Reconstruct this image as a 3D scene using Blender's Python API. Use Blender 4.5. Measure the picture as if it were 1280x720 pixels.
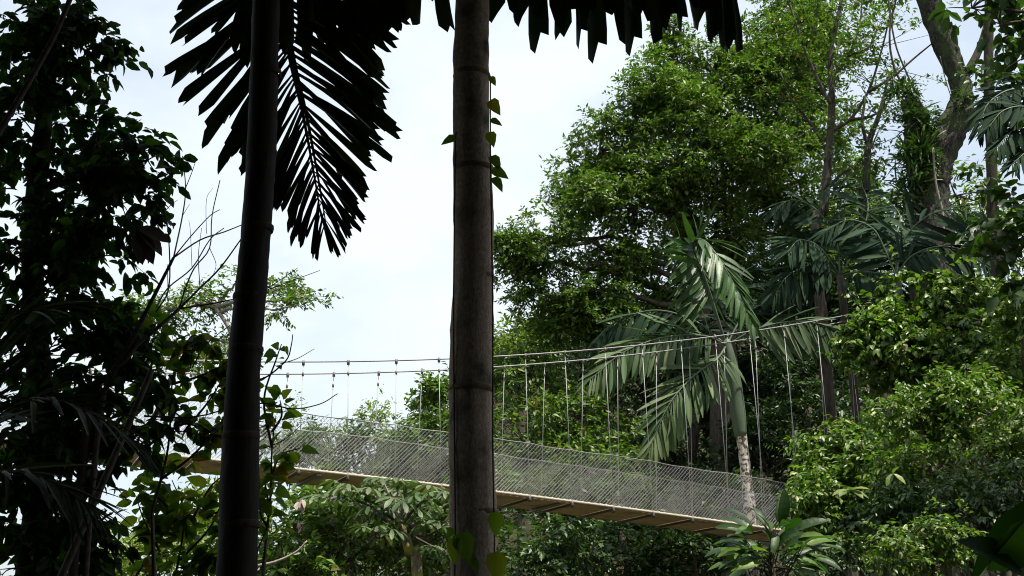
import bpy, math, random
import numpy as np
from mathutils import Matrix, Vector

for o in list(bpy.data.objects):
    bpy.data.objects.remove(o)
S = bpy.context.scene
COL = S.collection
R = math.radians
UP = np.array([0., 0., 1.])

# ------------------------------------------------------------------ camera
F = 1500.0                       # focal length in photo pixels (1280 wide)
PITCH = R(17.4)
CAM = np.array([0., 0., 1.6])
cam = bpy.data.cameras.new('camera'); cam.sensor_width = 36; cam.lens = F / 1280 * 36
cam.clip_start = 0.05; cam.clip_end = 3000
camo = bpy.data.objects.new('camera', cam); COL.objects.link(camo)
camo.location = CAM; camo.rotation_euler = (R(90) + PITCH, 0, 0)
S.camera = camo

# ------------------------------------------------------------------ light
SUN_EL, SUN_AZ = R(70), R(128)   # azimuth clockwise from +Y : high on the right, a little behind the camera
EXPOSURE = 0.97
w = bpy.data.worlds.new('World'); S.world = w; w.use_nodes = True
nt = w.node_tree; N = nt.nodes; L = nt.links
N.clear()
sky = N.new('ShaderNodeTexSky'); sky.sky_type = 'NISHITA'; sky.sun_disc = False
sky.sun_elevation = SUN_EL; sky.sun_rotation = SUN_AZ
sky.air_density = 1.2; sky.dust_density = 3.0; sky.ozone_density = 1.0
tc = N.new('ShaderNodeTexCoord')
mp = N.new('ShaderNodeMapping'); mp.inputs['Scale'].default_value = (1.0, 1.0, 2.2); mp.inputs['Location'].default_value = (0.35, 0.1, 0.0)
nz = N.new('ShaderNodeTexNoise'); nz.inputs['Scale'].default_value = 2.1; nz.inputs['Detail'].default_value = 7; nz.inputs['Roughness'].default_value = 0.55
rp = N.new('ShaderNodeValToRGB'); rp.color_ramp.elements[0].position = 0.36; rp.color_ramp.elements[0].color = (.45, .45, .45, 1)
rp.color_ramp.elements[1].position = 0.60; rp.color_ramp.elements[1].color = (.97, .97, .97, 1)
mx = N.new('ShaderNodeMix'); mx.data_type = 'RGBA'; mx.inputs['B'].default_value = (5.1, 5.55, 5.9, 1)
bg = N.new('ShaderNodeBackground'); bg.inputs['Strength'].default_value = 0.1
ow = N.new('ShaderNodeOutputWorld')
L.new(tc.outputs['Generated'], mp.inputs[0]); L.new(mp.outputs[0], nz.inputs['Vector'])
L.new(nz.outputs['Fac'], rp.inputs[0]); L.new(rp.outputs[0], mx.inputs['Factor'])
L.new(sky.outputs[0], mx.inputs['A']); L.new(mx.outputs['Result'], bg.inputs[0]); L.new(bg.outputs[0], ow.inputs[0])

sun = bpy.data.lights.new('sun', 'SUN'); sun.energy = 5.0; sun.angle = R(0.55); sun.color = (1.0, 0.94, 0.82)
suno = bpy.data.objects.new('sun', sun); COL.objects.link(suno)
sd = Vector((math.sin(SUN_AZ) * math.cos(SUN_EL), math.cos(SUN_AZ) * math.cos(SUN_EL), math.sin(SUN_EL)))
suno.rotation_euler = sd.to_track_quat('Z', 'Y').to_euler(); suno.location = (-20, -30, 60)
S.view_settings.view_transform = 'Standard'; S.view_settings.look = 'None'
S.view_settings.exposure = EXPOSURE; S.view_settings.gamma = 1.0
S.render.engine = 'CYCLES'
S.cycles.use_denoising = True; S.cycles.filter_width = 1.05
S.cycles.max_bounces = 7; S.cycles.diffuse_bounces = 3; S.cycles.glossy_bounces = 2; S.cycles.transmission_bounces = 5
S.cycles.sample_clamp_indirect = 4.0

# ------------------------------------------------------------------ pixel to place
FW = np.array([0., math.cos(PITCH), math.sin(PITCH)]); UPV = np.array([0., -math.sin(PITCH), math.cos(PITCH)]); RT = np.array([1., 0., 0.])
def ray(px, py):
    return FW + (px - 640) / F * RT + (360 - py) / F * UPV
def at(px, py, Y):
    d = ray(px, py); return CAM + d * (Y / d[1])
def atd(px, py, dep):
    return CAM + ray(px, py) * dep
def mpp(px, py, Y):              # metres per photo pixel there
    return Y / ray(px, py)[1] / F
def depth(P):
    return (np.asarray(P) - CAM) @ FW
def poly(pts, Y=None):           # [(px,py[,Y])]
    return np.array([at(p[0], p[1], p[2] if len(p) > 2 else Y) for p in pts])

# ------------------------------------------------------------------ materials
def mat(name):
    m = bpy.data.materials.new(name); m.use_nodes = True
    nt = m.node_tree; nt.nodes.clear()
    return m, nt.nodes, nt.links
def ramp(Nn, cols):
    r = Nn.new('ShaderNodeValToRGB'); e = r.color_ramp.elements
    while len(e) < len(cols): e.new(0.5)
    for i, c in enumerate(cols):
        e[i].position = c[0]; e[i].color = (*c[1], 1)
    return r
def leaf_mat(name, cols, rough=0.45, trans=0.3, tcol=(1.25, 1.6, 0.45), spec=0.5, spots=0.0):
    m, Nn, Ln = mat(name)
    a = Nn.new('ShaderNodeAttribute'); a.attribute_name = 'rnd'
    oi = Nn.new('ShaderNodeObjectInfo')
    ad = Nn.new('ShaderNodeMath'); ad.operation = 'ADD'
    fr = Nn.new('ShaderNodeMath'); fr.operation = 'FRACT'
    Ln.new(a.outputs['Fac'], ad.inputs[0]); Ln.new(oi.outputs['Random'], ad.inputs[1]); Ln.new(ad.outputs[0], fr.inputs[0])
    r = ramp(Nn, cols); Ln.new(fr.outputs[0], r.inputs[0])
    g = Nn.new('ShaderNodeNewGeometry')
    n1 = Nn.new('ShaderNodeTexNoise'); n1.inputs['Scale'].default_value = 0.55; n1.inputs['Detail'].default_value = 3
    Ln.new(g.outputs['Position'], n1.inputs['Vector'])
    mr = Nn.new('ShaderNodeMapRange'); mr.inputs[1].default_value = 0.3; mr.inputs[2].default_value = 0.7; mr.inputs[3].default_value = 0.72; mr.inputs[4].default_value = 1.28
    Ln.new(n1.outputs['Fac'], mr.inputs[0])
    mul = Nn.new('ShaderNodeVectorMath'); mul.operation = 'SCALE'
    Ln.new(r.outputs[0], mul.inputs[0]); Ln.new(mr.outputs[0], mul.inputs['Scale'])
    n2 = Nn.new('ShaderNodeTexNoise'); n2.inputs['Scale'].default_value = 22; n2.inputs['Detail'].default_value = 4
    Ln.new(g.outputs['Position'], n2.inputs['Vector'])
    bp = Nn.new('ShaderNodeBump'); bp.inputs['Strength'].default_value = 0.25; bp.inputs['Distance'].default_value = 0.02
    Ln.new(n2.outputs['Fac'], bp.inputs['Height'])
    p = Nn.new('ShaderNodeBsdfPrincipled'); p.inputs['Roughness'].default_value = rough; p.inputs['Specular IOR Level'].default_value = spec
    Ln.new(mul.outputs[0], p.inputs['Base Color']); Ln.new(bp.outputs[0], p.inputs['Normal'])
    t = Nn.new('ShaderNodeBsdfTranslucent')
    tm = Nn.new('ShaderNodeVectorMath'); tm.operation = 'MULTIPLY'; tm.inputs[1].default_value = tcol
    Ln.new(mul.outputs[0], tm.inputs[0]); Ln.new(tm.outputs[0], t.inputs[0])
    ms = Nn.new('ShaderNodeMixShader'); ms.inputs[0].default_value = trans
    Ln.new(p.outputs[0], ms.inputs[1]); Ln.new(t.outputs[0], ms.inputs[2])
    o = Nn.new('ShaderNodeOutputMaterial'); Ln.new(ms.outputs[0], o.inputs[0])
    return m
def surf_mat(name, cols, scale=(8, 8, 8), rough=0.8, bump=0.4, bdist=0.02, metal=0.0, detail=6, patch=None, patch_scale=3.0, patch_lim=(0.5, 0.6)):
    m, Nn, Ln = mat(name)
    g = Nn.new('ShaderNodeNewGeometry')
    mpn = Nn.new('ShaderNodeMapping'); mpn.inputs['Scale'].default_value = scale
    Ln.new(g.outputs['Position'], mpn.inputs[0])
    n = Nn.new('ShaderNodeTexNoise'); n.inputs['Scale'].default_value = 1; n.inputs['Detail'].default_value = detail; n.inputs['Roughness'].default_value = 0.65
    Ln.new(mpn.outputs[0], n.inputs['Vector'])
    r = ramp(Nn, cols); Ln.new(n.outputs['Fac'], r.inputs[0])
    src = r.outputs[0]
    if patch:
        n3 = Nn.new('ShaderNodeTexNoise'); n3.inputs['Scale'].default_value = patch_scale; n3.inputs['Detail'].default_value = 5
        Ln.new(g.outputs['Position'], n3.inputs['Vector'])
        r3 = ramp(Nn, [(patch_lim[0], (0, 0, 0)), (patch_lim[1], (1, 1, 1))]); Ln.new(n3.outputs['Fac'], r3.inputs[0])
        mm = Nn.new('ShaderNodeMix'); mm.data_type = 'RGBA'; Ln.new(r3.outputs[0], mm.inputs['Factor'])
        Ln.new(src, mm.inputs['A']); mm.inputs['B'].default_value = (*patch, 1); src = mm.outputs['Result']
    p = Nn.new('ShaderNodeBsdfPrincipled'); p.inputs['Roughness'].default_value = rough; p.inputs['Metallic'].default_value = metal; p.inputs['Specular IOR Level'].default_value = .5 if metal else .15
    Ln.new(src, p.inputs['Base Color'])
    b = Nn.new('ShaderNodeBump'); b.inputs['Strength'].default_value = bump; b.inputs['Distance'].default_value = bdist
    Ln.new(n.outputs['Fac'], b.inputs['Height']); Ln.new(b.outputs[0], p.inputs['Normal'])
    o = Nn.new('ShaderNodeOutputMaterial'); Ln.new(p.outputs[0], o.inputs[0])
    return m

M = {}
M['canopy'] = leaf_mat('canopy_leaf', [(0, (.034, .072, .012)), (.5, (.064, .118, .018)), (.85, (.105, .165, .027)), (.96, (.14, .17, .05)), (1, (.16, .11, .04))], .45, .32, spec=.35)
M['canopy_dark'] = leaf_mat('dark_canopy_leaf', [(0, (.018, .045, .011)), (.6, (.036, .075, .017)), (.96, (.065, .11, .024)), (1, (.09, .075, .03))], .42, .25, spec=.4)
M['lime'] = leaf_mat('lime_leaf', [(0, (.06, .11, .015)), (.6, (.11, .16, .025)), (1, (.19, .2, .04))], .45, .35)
M['mound'] = leaf_mat('vine_leaf', [(0, (.036, .08, .012)), (.5, (.07, .13, .018)), (.8, (.12, .185, .028)), (.96, (.18, .215, .042)), (1, (.17, .13, .05))], .42, .3, spec=.4)
M['greyleaf'] = leaf_mat('grey_green_leaf', [(0, (.04, .075, .026)), (.6, (.07, .115, .042)), (1, (.13, .16, .08))], .5, .25, spec=.3)
M['shade_dark'] = leaf_mat('shade_darkened_leaf', [(0, (.010, .028, .009)), (.6, (.02, .048, .013)), (.95, (.045, .08, .02)), (1, (.07, .10, .03))], .45, .22, spec=.35)  # shade of the hollow behind the bridge is put into this leaf colour
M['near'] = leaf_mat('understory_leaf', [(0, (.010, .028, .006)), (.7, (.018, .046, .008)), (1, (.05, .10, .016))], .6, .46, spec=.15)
M['vine'] = leaf_mat('sapling_leaf', [(0, (.04, .085, .012)), (.6, (.10, .145, .02)), (.9, (.15, .16, .025)), (1, (.17, .10, .022))], .5, .72, spec=.2)
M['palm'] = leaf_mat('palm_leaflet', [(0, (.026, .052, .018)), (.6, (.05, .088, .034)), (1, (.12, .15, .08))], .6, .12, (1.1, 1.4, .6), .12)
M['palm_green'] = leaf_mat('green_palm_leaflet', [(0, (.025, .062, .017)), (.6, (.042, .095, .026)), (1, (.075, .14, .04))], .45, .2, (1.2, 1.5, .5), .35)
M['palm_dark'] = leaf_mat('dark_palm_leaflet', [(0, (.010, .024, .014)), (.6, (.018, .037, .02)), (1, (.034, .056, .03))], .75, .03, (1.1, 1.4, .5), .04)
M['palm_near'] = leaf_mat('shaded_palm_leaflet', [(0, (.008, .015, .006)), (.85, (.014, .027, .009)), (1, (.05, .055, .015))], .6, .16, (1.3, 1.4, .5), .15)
M['dead'] = leaf_mat('withered_leaf', [(0, (.03, .022, .018)), (1, (.07, .05, .04))], .8, .1, (1, .9, .7))
M['paledead'] = leaf_mat('pale_withered_leaf', [(0, (.25, .19, .16)), (1, (.42, .36, .32))], .8, .15, (1, .9, .8))
M['bark'] = surf_mat('bark', [(.3, (.03, .026, .02)), (.7, (.10, .085, .066))], (9, 9, 2.5), .9, .7, .05)
M['bark_pale'] = surf_mat('pale_lichen_bark', [(.32, (.015, .013, .01)), (.55, (.05, .045, .037)), (.72, (.20, .185, .16))], (20, 20, 8), .9, 1.0, .09, patch=(.05, .07, .03), patch_scale=1.6)
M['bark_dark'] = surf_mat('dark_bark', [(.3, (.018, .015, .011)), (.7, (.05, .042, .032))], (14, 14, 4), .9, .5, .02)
M['twig'] = surf_mat('twig_bark', [(.3, (.035, .03, .025)), (.7, (.10, .085, .07))], (20, 20, 20), .9, .4, .01)
M['twig_pale'] = surf_mat('pale_twig_bark', [(.3, (.14, .12, .10)), (.7, (.3, .27, .23))], (20, 20, 20), .9, .4, .01)
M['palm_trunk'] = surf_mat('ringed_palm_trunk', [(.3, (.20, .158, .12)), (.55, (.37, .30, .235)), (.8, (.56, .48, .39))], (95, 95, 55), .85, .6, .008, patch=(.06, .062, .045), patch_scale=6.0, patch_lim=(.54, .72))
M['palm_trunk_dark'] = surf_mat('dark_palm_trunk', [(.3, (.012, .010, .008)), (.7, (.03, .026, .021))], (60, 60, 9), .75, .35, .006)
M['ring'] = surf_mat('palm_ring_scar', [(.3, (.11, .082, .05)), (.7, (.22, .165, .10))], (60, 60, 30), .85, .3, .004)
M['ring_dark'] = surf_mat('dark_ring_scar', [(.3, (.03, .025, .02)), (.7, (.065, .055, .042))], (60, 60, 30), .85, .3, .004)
M['white_trunk'] = surf_mat('white_mottled_trunk', [(.35, (.30, .27, .23)), (.6, (.55, .52, .47))], (10, 10, 6), .8, .4, .02, patch=(.07, .06, .05), patch_scale=9.0, patch_lim=(.48, .56))
M['shaft'] = surf_mat('green_crownshaft', [(.3, (.05, .075, .048)), (.7, (.10, .13, .085))], (6, 6, 1.5), .5, .15, .01)
M['moss_trunk'] = surf_mat('mossy_yellow_trunk', [(.3, (.09, .08, .05)), (.7, (.22, .2, .12))], (14, 14, 8), .9, .5, .02, patch=(.26, .26, .04), patch_scale=7)
M['deck'] = surf_mat('deck_board', [(.25, (.46, .37, .21)), (.75, (.76, .64, .41))], (26, 26, 8), .75, .3, .004, patch=(.30, .25, .15), patch_scale=2.2, patch_lim=(.5, .75))
M['edge'] = surf_mat('deck_edge', [(.3, (.27, .24, .18)), (.7, (.42, .38, .29))], (30, 30, 30), .6, .3, .004)
M['beam'] = surf_mat('cross_beam_steel', [(.3, (.07, .062, .052)), (.7, (.14, .125, .105))], (20, 20, 20), .6, .2, .003, .3)
M['steel'] = surf_mat('galvanised_steel', [(.3, (.16, .164, .168)), (.7, (.28, .284, .29))], (30, 30, 30), .5, .1, .002, .3)
M['cable'] = surf_mat('dull_steel_cable', [(.3, (.10, .104, .108)), (.7, (.18, .184, .19))], (60, 60, 60), .5, .3, .003, .5)
M['soil'] = surf_mat('forest_soil', [(.3, (.02, .017, .011)), (.6, (.045, .038, .022)), (.8, (.035, .05, .018))], (3, 3, 3), .95, .8, .1)

# ------------------------------------------------------------------ mesh helpers
def new_obj(name, verts, faces, m, parent=None, smooth=True, rnd=None):
    me = bpy.data.meshes.new(name)
    if isinstance(faces, np.ndarray):
        verts = np.asarray(verts, np.float32); nf, k = faces.shape
        me.vertices.add(len(verts)); me.vertices.foreach_set('co', verts.ravel())
        me.loops.add(nf * k); me.loops.foreach_set('vertex_index', faces.astype(np.int32).ravel())
        me.polygons.add(nf); me.polygons.foreach_set('loop_start', np.arange(0, nf * k, k, dtype=np.int32))
        me.update(calc_edges=True)
    else:
        me.from_pydata([tuple(map(float, v)) for v in verts], [], faces)
    if smooth: me.polygons.foreach_set('use_smooth', np.ones(len(me.polygons), bool))
    if rnd is not None:
        a = me.attributes.new('rnd', 'FLOAT', 'POINT'); a.data.foreach_set('value', np.asarray(rnd, np.float32))
    me.materials.append(m)
    o = bpy.data.objects.new(name, me); COL.objects.link(o)
    if parent is not None: adopt(o, parent)
    return o
def adopt(o, parent):
    o.parent = parent
    if parent.type == 'EMPTY':
        o.matrix_parent_inverse = Matrix.Translation(-Vector(parent.location))
def thing(name, label, cat, base, group=None):
    o = bpy.data.objects.new(name, None); COL.objects.link(o)
    o.empty_display_size = .3; o.location = tuple(map(float, base)); o['label'] = label; o['category'] = cat
    if group: o['group'] = group
    return o
def tag(o, label, cat, group=None):
    o['label'] = label; o['category'] = cat
    if group: o['group'] = group
    return o

def nrm(v):
    v = np.asarray(v, float); n = np.linalg.norm(v, axis=-1, keepdims=True); return v / np.maximum(n, 1e-9)
def smooth_pts(P, n):
    """Catmull-Rom through P, n samples per span"""
    P = np.asarray(P, float)
    if len(P) < 3 or n < 2:
        t = np.linspace(0, 1, n * (len(P) - 1) + 1); x = np.linspace(0, 1, len(P))
        return np.stack([np.interp(t, x, P[:, k]) for k in range(P.shape[1])], 1)
    Q = np.vstack([2 * P[0] - P[1], P, 2 * P[-1] - P[-2]]); out = []
    for i in range(1, len(Q) - 2):
        for t in np.linspace(0, 1, n, endpoint=False):
            a, b, c, d = Q[i - 1], Q[i], Q[i + 1], Q[i + 2]
            out.append(.5 * (2 * b + (c - a) * t + (2 * a - 5 * b + 4 * c - d) * t * t + (3 * b - a - 3 * c + d) * t ** 3))
    out.append(P[-1]); return np.array(out)
def tube_arr(P, rad, sides=7, cap=True, wob=0, rng=None):
    P = np.asarray(P, float); n = len(P)
    rad = np.broadcast_to(np.asarray(rad, float), (n,)) if np.ndim(rad) == 0 or len(np.atleast_1d(rad)) == n else np.interp(np.linspace(0, 1, n), np.linspace(0, 1, len(rad)), rad)
    T = nrm(np.gradient(P, axis=0))
    ref = np.array([0.31, 0.17, 0.93]) if abs(T[0] @ np.array([0.31, 0.17, 0.93])) < .9 else np.array([1., 0, 0])
    V = []; x = nrm(np.cross(ref, T[0]))
    ang = np.linspace(0, 2 * np.pi, sides, endpoint=False)
    for i in range(n):
        x = nrm(x - T[i] * (x @ T[i])); y = np.cross(T[i], x)
        r = rad[i] * np.ones(sides)
        if wob: r = r * (1 + wob * rng.normal(size=sides))
        V.append(P[i] + r[:, None] * (np.cos(ang)[:, None] * x + np.sin(ang)[:, None] * y))
    V = np.vstack(V)
    i = np.arange(n - 1)[:, None] * sides; j = np.arange(sides)[None, :]; j2 = (j + 1) % sides
    Fq = np.stack([i + j, i + j2, i + sides + j2, i + sides + j], -1).reshape(-1, 4)
    if cap:
        V = np.vstack([V, P[0], P[-1]]); a, b = len(V) - 2, len(V) - 1
        jj = np.arange(sides); k = (jj + 1) % sides
        Fq = np.vstack([Fq, np.stack([np.full(sides, a), k, jj, jj], 1) * 1, np.stack([np.full(sides, b), (n - 1) * sides + jj, (n - 1) * sides + k, (n - 1) * sides + k], 1)])
    return V, Fq
def fix(Fq):                     # degenerate quads (caps) to python lists
    return [tuple(f[:3]) if f[2] == f[3] else tuple(f) for f in Fq.tolist()]
def tube(name, P, rad, m, parent, sides=7, wob=0, rng=None):
    V, Fq = tube_arr(P, rad, sides, True, wob, rng)
    return new_obj(name, V, fix(Fq), m, parent)
def tubes(name, items, m, parent, sides=5):   # many tubes in one mesh
    Vs, Fs, b = [], [], 0
    for P, rad in items:
        V, Fq = tube_arr(P, rad, sides, False); Vs.append(V); Fs.append(Fq + b); b += len(V)
    return new_obj(name, np.vstack(Vs), np.vstack(Fs), m, parent)

# leaf templates : y along the leaf 0..1, x across, z up; all triangles
def blade(rows, bend=0.15, fold=0.12, wscale=1.0):
    """rows: [(t, halfwidth)] between base and tip"""
    V = [(0, 0, 0)]; Fc = []
    z = lambda t: -bend * t * t
    for t, h in rows:
        h *= wscale
        V += [(-h, t, z(t) + fold * h * 2), (0, t, z(t)), (h, t, z(t) + fold * h * 2)]
    V.append((0, 1, z(1))); tip = len(V) - 1
    Fc += [(0, 2, 1), (0, 3, 2)]
    for i in range(len(rows) - 1):
        a, b = 1 + 3 * i, 4 + 3 * i
        for k in (0, 1): Fc += [(a + k, a + k + 1, b + k + 1), (a + k, b + k + 1, b + k)]
    a = 1 + 3 * (len(rows) - 1); Fc += [(a, a + 1, tip), (a + 1, a + 2, tip)]
    return np.array(V, float), np.array(Fc)
T_SIMPLE = (np.array([(0, 0, 0), (-.2, .45, .06), (0, 1, -.08), (.2, .45, .06)], float), np.array([(0, 2, 1), (0, 3, 2)]))
T_OVAL = blade([(.22, .15), (.55, .22), (.82, .13)], .22, .15)
T_WIDE = blade([(.2, .2), (.5, .28), (.8, .16)], .25, .15)
T_HEART = (blade([(.06, .26), (.32, .36), (.68, .22)], .28, .12))
T_LANCE = blade([(.15, .07), (.45, .12), (.75, .085), (.9, .045)], .45, .2)
T_STRAP = blade([(.2, .035), (.6, .04), (.85, .025)], .35, .25)
def palmate(n=8):
    V, Fc, b = [], [], 0
    v, f = blade([(.35, .075), (.7, .15), (.9, .10)], .5, .1)
    for i in range(n):
        a = (i - (n - 1) / 2) * (2 * math.pi * .92 / n); s = .62 + .38 * math.cos(a / 2)
        c, sn = math.cos(a), math.sin(a)
        q = v * s; V.append(np.stack([q[:, 0] * c + q[:, 1] * sn, -q[:, 0] * sn + q[:, 1] * c, q[:, 2]], 1)); Fc.append(f + b); b += len(v)
    return np.vstack(V), np.vstack(Fc)
T_PALM8 = palmate()

def frames(D, Nn):
    y = nrm(D); x = nrm(np.cross(y, Nn)); z = np.cross(x, y); return x, y, z
def leaf_mesh(name, P, D, Nr, sz, T, m, parent, rng, kind='stuff'):
    tv, tf = T; x, y, z = frames(D, Nr); n = len(P); k = len(tv)
    V = P[:, None, :] + sz[:, None, None] * (tv[None, :, 0, None] * x[:, None] + tv[None, :, 1, None] * y[:, None] + tv[None, :, 2, None] * z[:, None])
    Fc = (tf[None] + (np.arange(n) * k)[:, None, None]).reshape(-1, 3)
    rnd = np.repeat(rng.random(n), k)
    o = new_obj(name, V.reshape(-1, 3), Fc, m, parent, smooth=len(tv) > 4, rnd=rnd)
    if kind: o['kind'] = kind
    return o
_tm = {}
def leaf_objs(name, P, D, Nr, sz, T, m, parent):
    key = (id(T[0]), m.name)
    x, y, z = frames(D, Nr); inv = Matrix.Translation(-Vector(parent.location)) if parent.type == 'EMPTY' else Matrix()
    if key not in _tm:
        me = bpy.data.meshes.new(name); me.from_pydata(T[0].tolist(), [], T[1].tolist())
        me.polygons.foreach_set('use_smooth', np.ones(len(me.polygons), bool)); me.materials.append(m); _tm[key] = me
    me = _tm[key]
    for i in range(len(P)):
        o = bpy.data.objects.new(name, me); COL.objects.link(o); s = float(sz[i])
        o.parent = parent; o.matrix_parent_inverse = inv
        o.matrix_basis = Matrix(((x[i][0] * s, y[i][0] * s, z[i][0] * s, P[i][0]), (x[i][1] * s, y[i][1] * s, z[i][1] * s, P[i][1]),
                                 (x[i][2] * s, y[i][2] * s, z[i][2] * s, P[i][2]), (0, 0, 0, 1)))

def spray(C, O, rng, twigs=4, tl=.6, K=7, size=.2, upb=.75, droop=.15, svar=.45, flat=.6):
    """leaf sprays: C clump centres, O outward directions -> leaves along short twigs"""
    n = len(C)
    d = rng.normal(size=(n, twigs, 3)); d[..., 2] *= flat
    d = nrm(nrm(d) + O[:, None, :] * .55 + np.array([0, 0, .15]))
    ln = tl * rng.uniform(.5, 1.25, (n, twigs))
    t = (np.arange(K) + rng.random((n, twigs, K))) / K
    base = C[:, None, None, :] + d[:, :, None, :] * (ln[..., None] * t)[..., None] - UP * (droop * ln[..., None] * t * t)[..., None]
    side = rng.normal(size=(n, twigs, K, 3)); side -= d[:, :, None, :] * (side * d[:, :, None, :]).sum(-1, keepdims=True)
    side = nrm(side); side[..., 2] *= .6
    D = nrm(d[:, :, None, :] * .55 + side * .85 - UP * (droop * 1.6))
    Nr = nrm(UP * upb + O[:, None, None, :] * .25 + rng.normal(size=D.shape) * .42)
    sz = size * rng.uniform(1 - svar, 1 + svar, D.shape[:3])
    return base.reshape(-1, 3), D.reshape(-1, 3), Nr.reshape(-1, 3), sz.ravel()

def lobe_px(px, py, rx, ry, Y, ry_m=None):
    c = at(px, py, Y); k = mpp(px, py, Y)
    return c, np.array([rx * k, (ry_m if ry_m else .8 * (rx + ry) / 2 * k), ry * k])
def sublobes(lobes, k, f, rng):
    out = []
    for c, r in lobes:
        u = nrm(rng.normal(size=(k, 3)) + np.array([0, 0, .25]))
        out.append((c, r * .62))
        for q in u:
            s = f * rng.uniform(.7, 1.25); out.append((c + q * r * (1 - s * .55), np.array([r.mean() * s * 1.1, r.mean() * s * 1.1, r.mean() * s * .8]) * .6 + r * s * .4))
    return out
def clump_centres(lobes, dens, rng, inner=.25, lumps=.28):
    Cs, Os = [], []
    for c, r in lobes:
        area = 4 * np.pi * ((r[0] * r[1]) ** 1.6 / 3 + (r[0] * r[2]) ** 1.6 / 3 + (r[1] * r[2]) ** 1.6 / 3) ** (1 / 1.6)
        n = max(6, int(area * dens))
        u = nrm(rng.normal(size=(n, 3)))
        # lumpy radius
        ph = rng.uniform(0, 6.28, (5, 1)); kk = rng.normal(size=(5, 3)) * 2.6
        lump = np.sin(kk @ u.T + ph).mean(0) * 1.2
        rad = 1 + lumps * lump + rng.normal(size=n) * .06
        m = rng.random(n) < inner
        rad[m] *= rng.uniform(.45, .9, m.sum())
        Cs.append(c + u * r * rad[:, None]); Os.append(nrm(u / r))
    return np.vstack(Cs), np.vstack(Os)

def bez(a, b, bow, n=8):
    a, b = np.asarray(a, float), np.asarray(b, float); m = (a + b) / 2 + bow
    t = np.linspace(0, 1, n)[:, None]; return (1 - t) ** 2 * a + 2 * t * (1 - t) * m + t * t * b

def crown(root, lobes, rng, T, m, dens=1.6, twigs=4, tl=.6, K=7, size=.2, n_leaf=0, name='crown', fork=None, limb_r=.12, limb_m=None, branch=True, keep=None, nb=9, subl=0, subf=.45, leafname='leaf', **kw):
    big = lobes
    if subl: lobes = sublobes(lobes, subl, subf, rng)
    C, O = clump_centres(lobes, dens, rng, kw.pop('inner', .25), kw.pop('lumps', .28))
    if keep is not None:
        k = keep(C); C, O = C[k], O[k]
    P, D, Nr, sz = spray(C, O, rng, twigs, tl, K, size, **kw)
    if n_leaf:
        dep = depth(P); score = sz / np.maximum(dep, 1) * (1 + .25 * rng.random(len(P)))
        fr = (CAM - P); fr = nrm(fr)
        vis = np.abs((nrm(Nr) * fr).sum(1)) * .5 + .5
        # the outermost leaves on the camera's side
        rel = -dep + dep.min(); score = score * vis * np.exp(rel / (np.ptp(dep) * .35 + .1))
        idx = np.argsort(-score)[:n_leaf]
        leaf_objs(leafname, P[idx], D[idx], Nr[idx], sz[idx], T, m, root)
        mk = np.ones(len(P), bool); mk[idx] = False; P, D, Nr, sz = P[mk], D[mk], Nr[mk], sz[mk]
    leaf_mesh(name, P, D, Nr, sz, T, m, root, rng)
    if branch:
        lm = limb_m or M['bark']; tw = []
        for c, r in big:
            if fork is not None:
                f = fork[np.argmin(np.linalg.norm(fork - c, axis=1) + .6 * np.abs(fork[:, 2] - c[2] + r[2]))]
                ln = np.linalg.norm(c - f)
                if ln > .3:
                    Pb = bez(f, c + rng.normal(size=3) * r * .1, np.array([0, 0, .18 * ln]) + rng.normal(size=3) * .08 * ln, 9)
                    Pb[1:-1] += rng.normal(size=(7, 3)) * ln * .018
                    tube('limb', Pb, np.linspace(limb_r, limb_r * .3, 9), lm, root, 7)
            q = C[np.linalg.norm((C - c) / r, axis=1) < 1.35]
            if len(q):
                for e in q[rng.choice(len(q), min(len(q), nb), False)]:
                    ln = np.linalg.norm(e - c)
                    Pb = bez(c, e, np.array([0, 0, .1 * ln]) + rng.normal(size=3) * .12 * ln, 6)
                    tw.append((Pb, np.linspace(limb_r * .3, limb_r * .08, 6)))
        if tw:
            o = tubes('branches', tw, lm, root, 5); o['kind'] = 'stuff'

# ------------------------------------------------------------------ terrain
def sst(a, b, x):
    t = np.clip((x - a) / (b - a), 0, 1); return t * t * (3 - 2 * t)
def ground_z(x, y):
    x = np.asarray(x, float); y = np.asarray(y, float)
    z = -.12 * np.maximum(y - 2, 0) * (1 - sst(18, 30, y)) - 2.0 * sst(18, 30, y)        # falls into the ravine
    z = z + (sst(34, 66, y) * 22.0 - sst(75, 260, y) * 6) * sst(-16, 5, x) + sst(34, 66, y) * 8.0 * sst(-30, -10, x) * (1 - sst(-16, 5, x))   # far bank, higher on the right
    z = z + sst(4.5, 13, x) * sst(6, 20, y) * 5.0 * (1 - sst(24, 40, y))                # near bank on the right
    z = z - 3.5 * sst(-2, -25, x) * sst(8, 30, y) - 5.0 * sst(80, 300, y)
    z = z + 6.0 * sst(-3, -16, y)                                                        # slope behind
    return z + .25 * np.sin(x * .7 + 1) * np.cos(y * .55) * sst(1, 4, np.hypot(x, y))
def axis_pts():
    a = np.concatenate([np.linspace(0, 45, 46), np.geomspace(50, 1500, 14)]); return np.concatenate([-a[:0:-1], a])
ax = axis_pts(); gx, gy = np.meshgrid(ax, ax, indexing='ij'); n = len(ax)
gz = ground_z(gx, gy)
ii, jj = np.meshgrid(np.arange(n - 1), np.arange(n - 1), indexing='ij'); q = (ii * n + jj)
gf = np.stack([q, q + n, q + n + 1, q + 1], -1).reshape(-1, 4)
g = new_obj('ground', np.stack([gx, gy, gz], -1).reshape(-1, 3), gf, M['soil']); g['kind'] = 'structure'; g['label'] = 'dark leaf strewn forest floor sloping into a ravine'
def base_at(x, y): return np.array([x, y, float(ground_z(x, y))])
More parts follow.
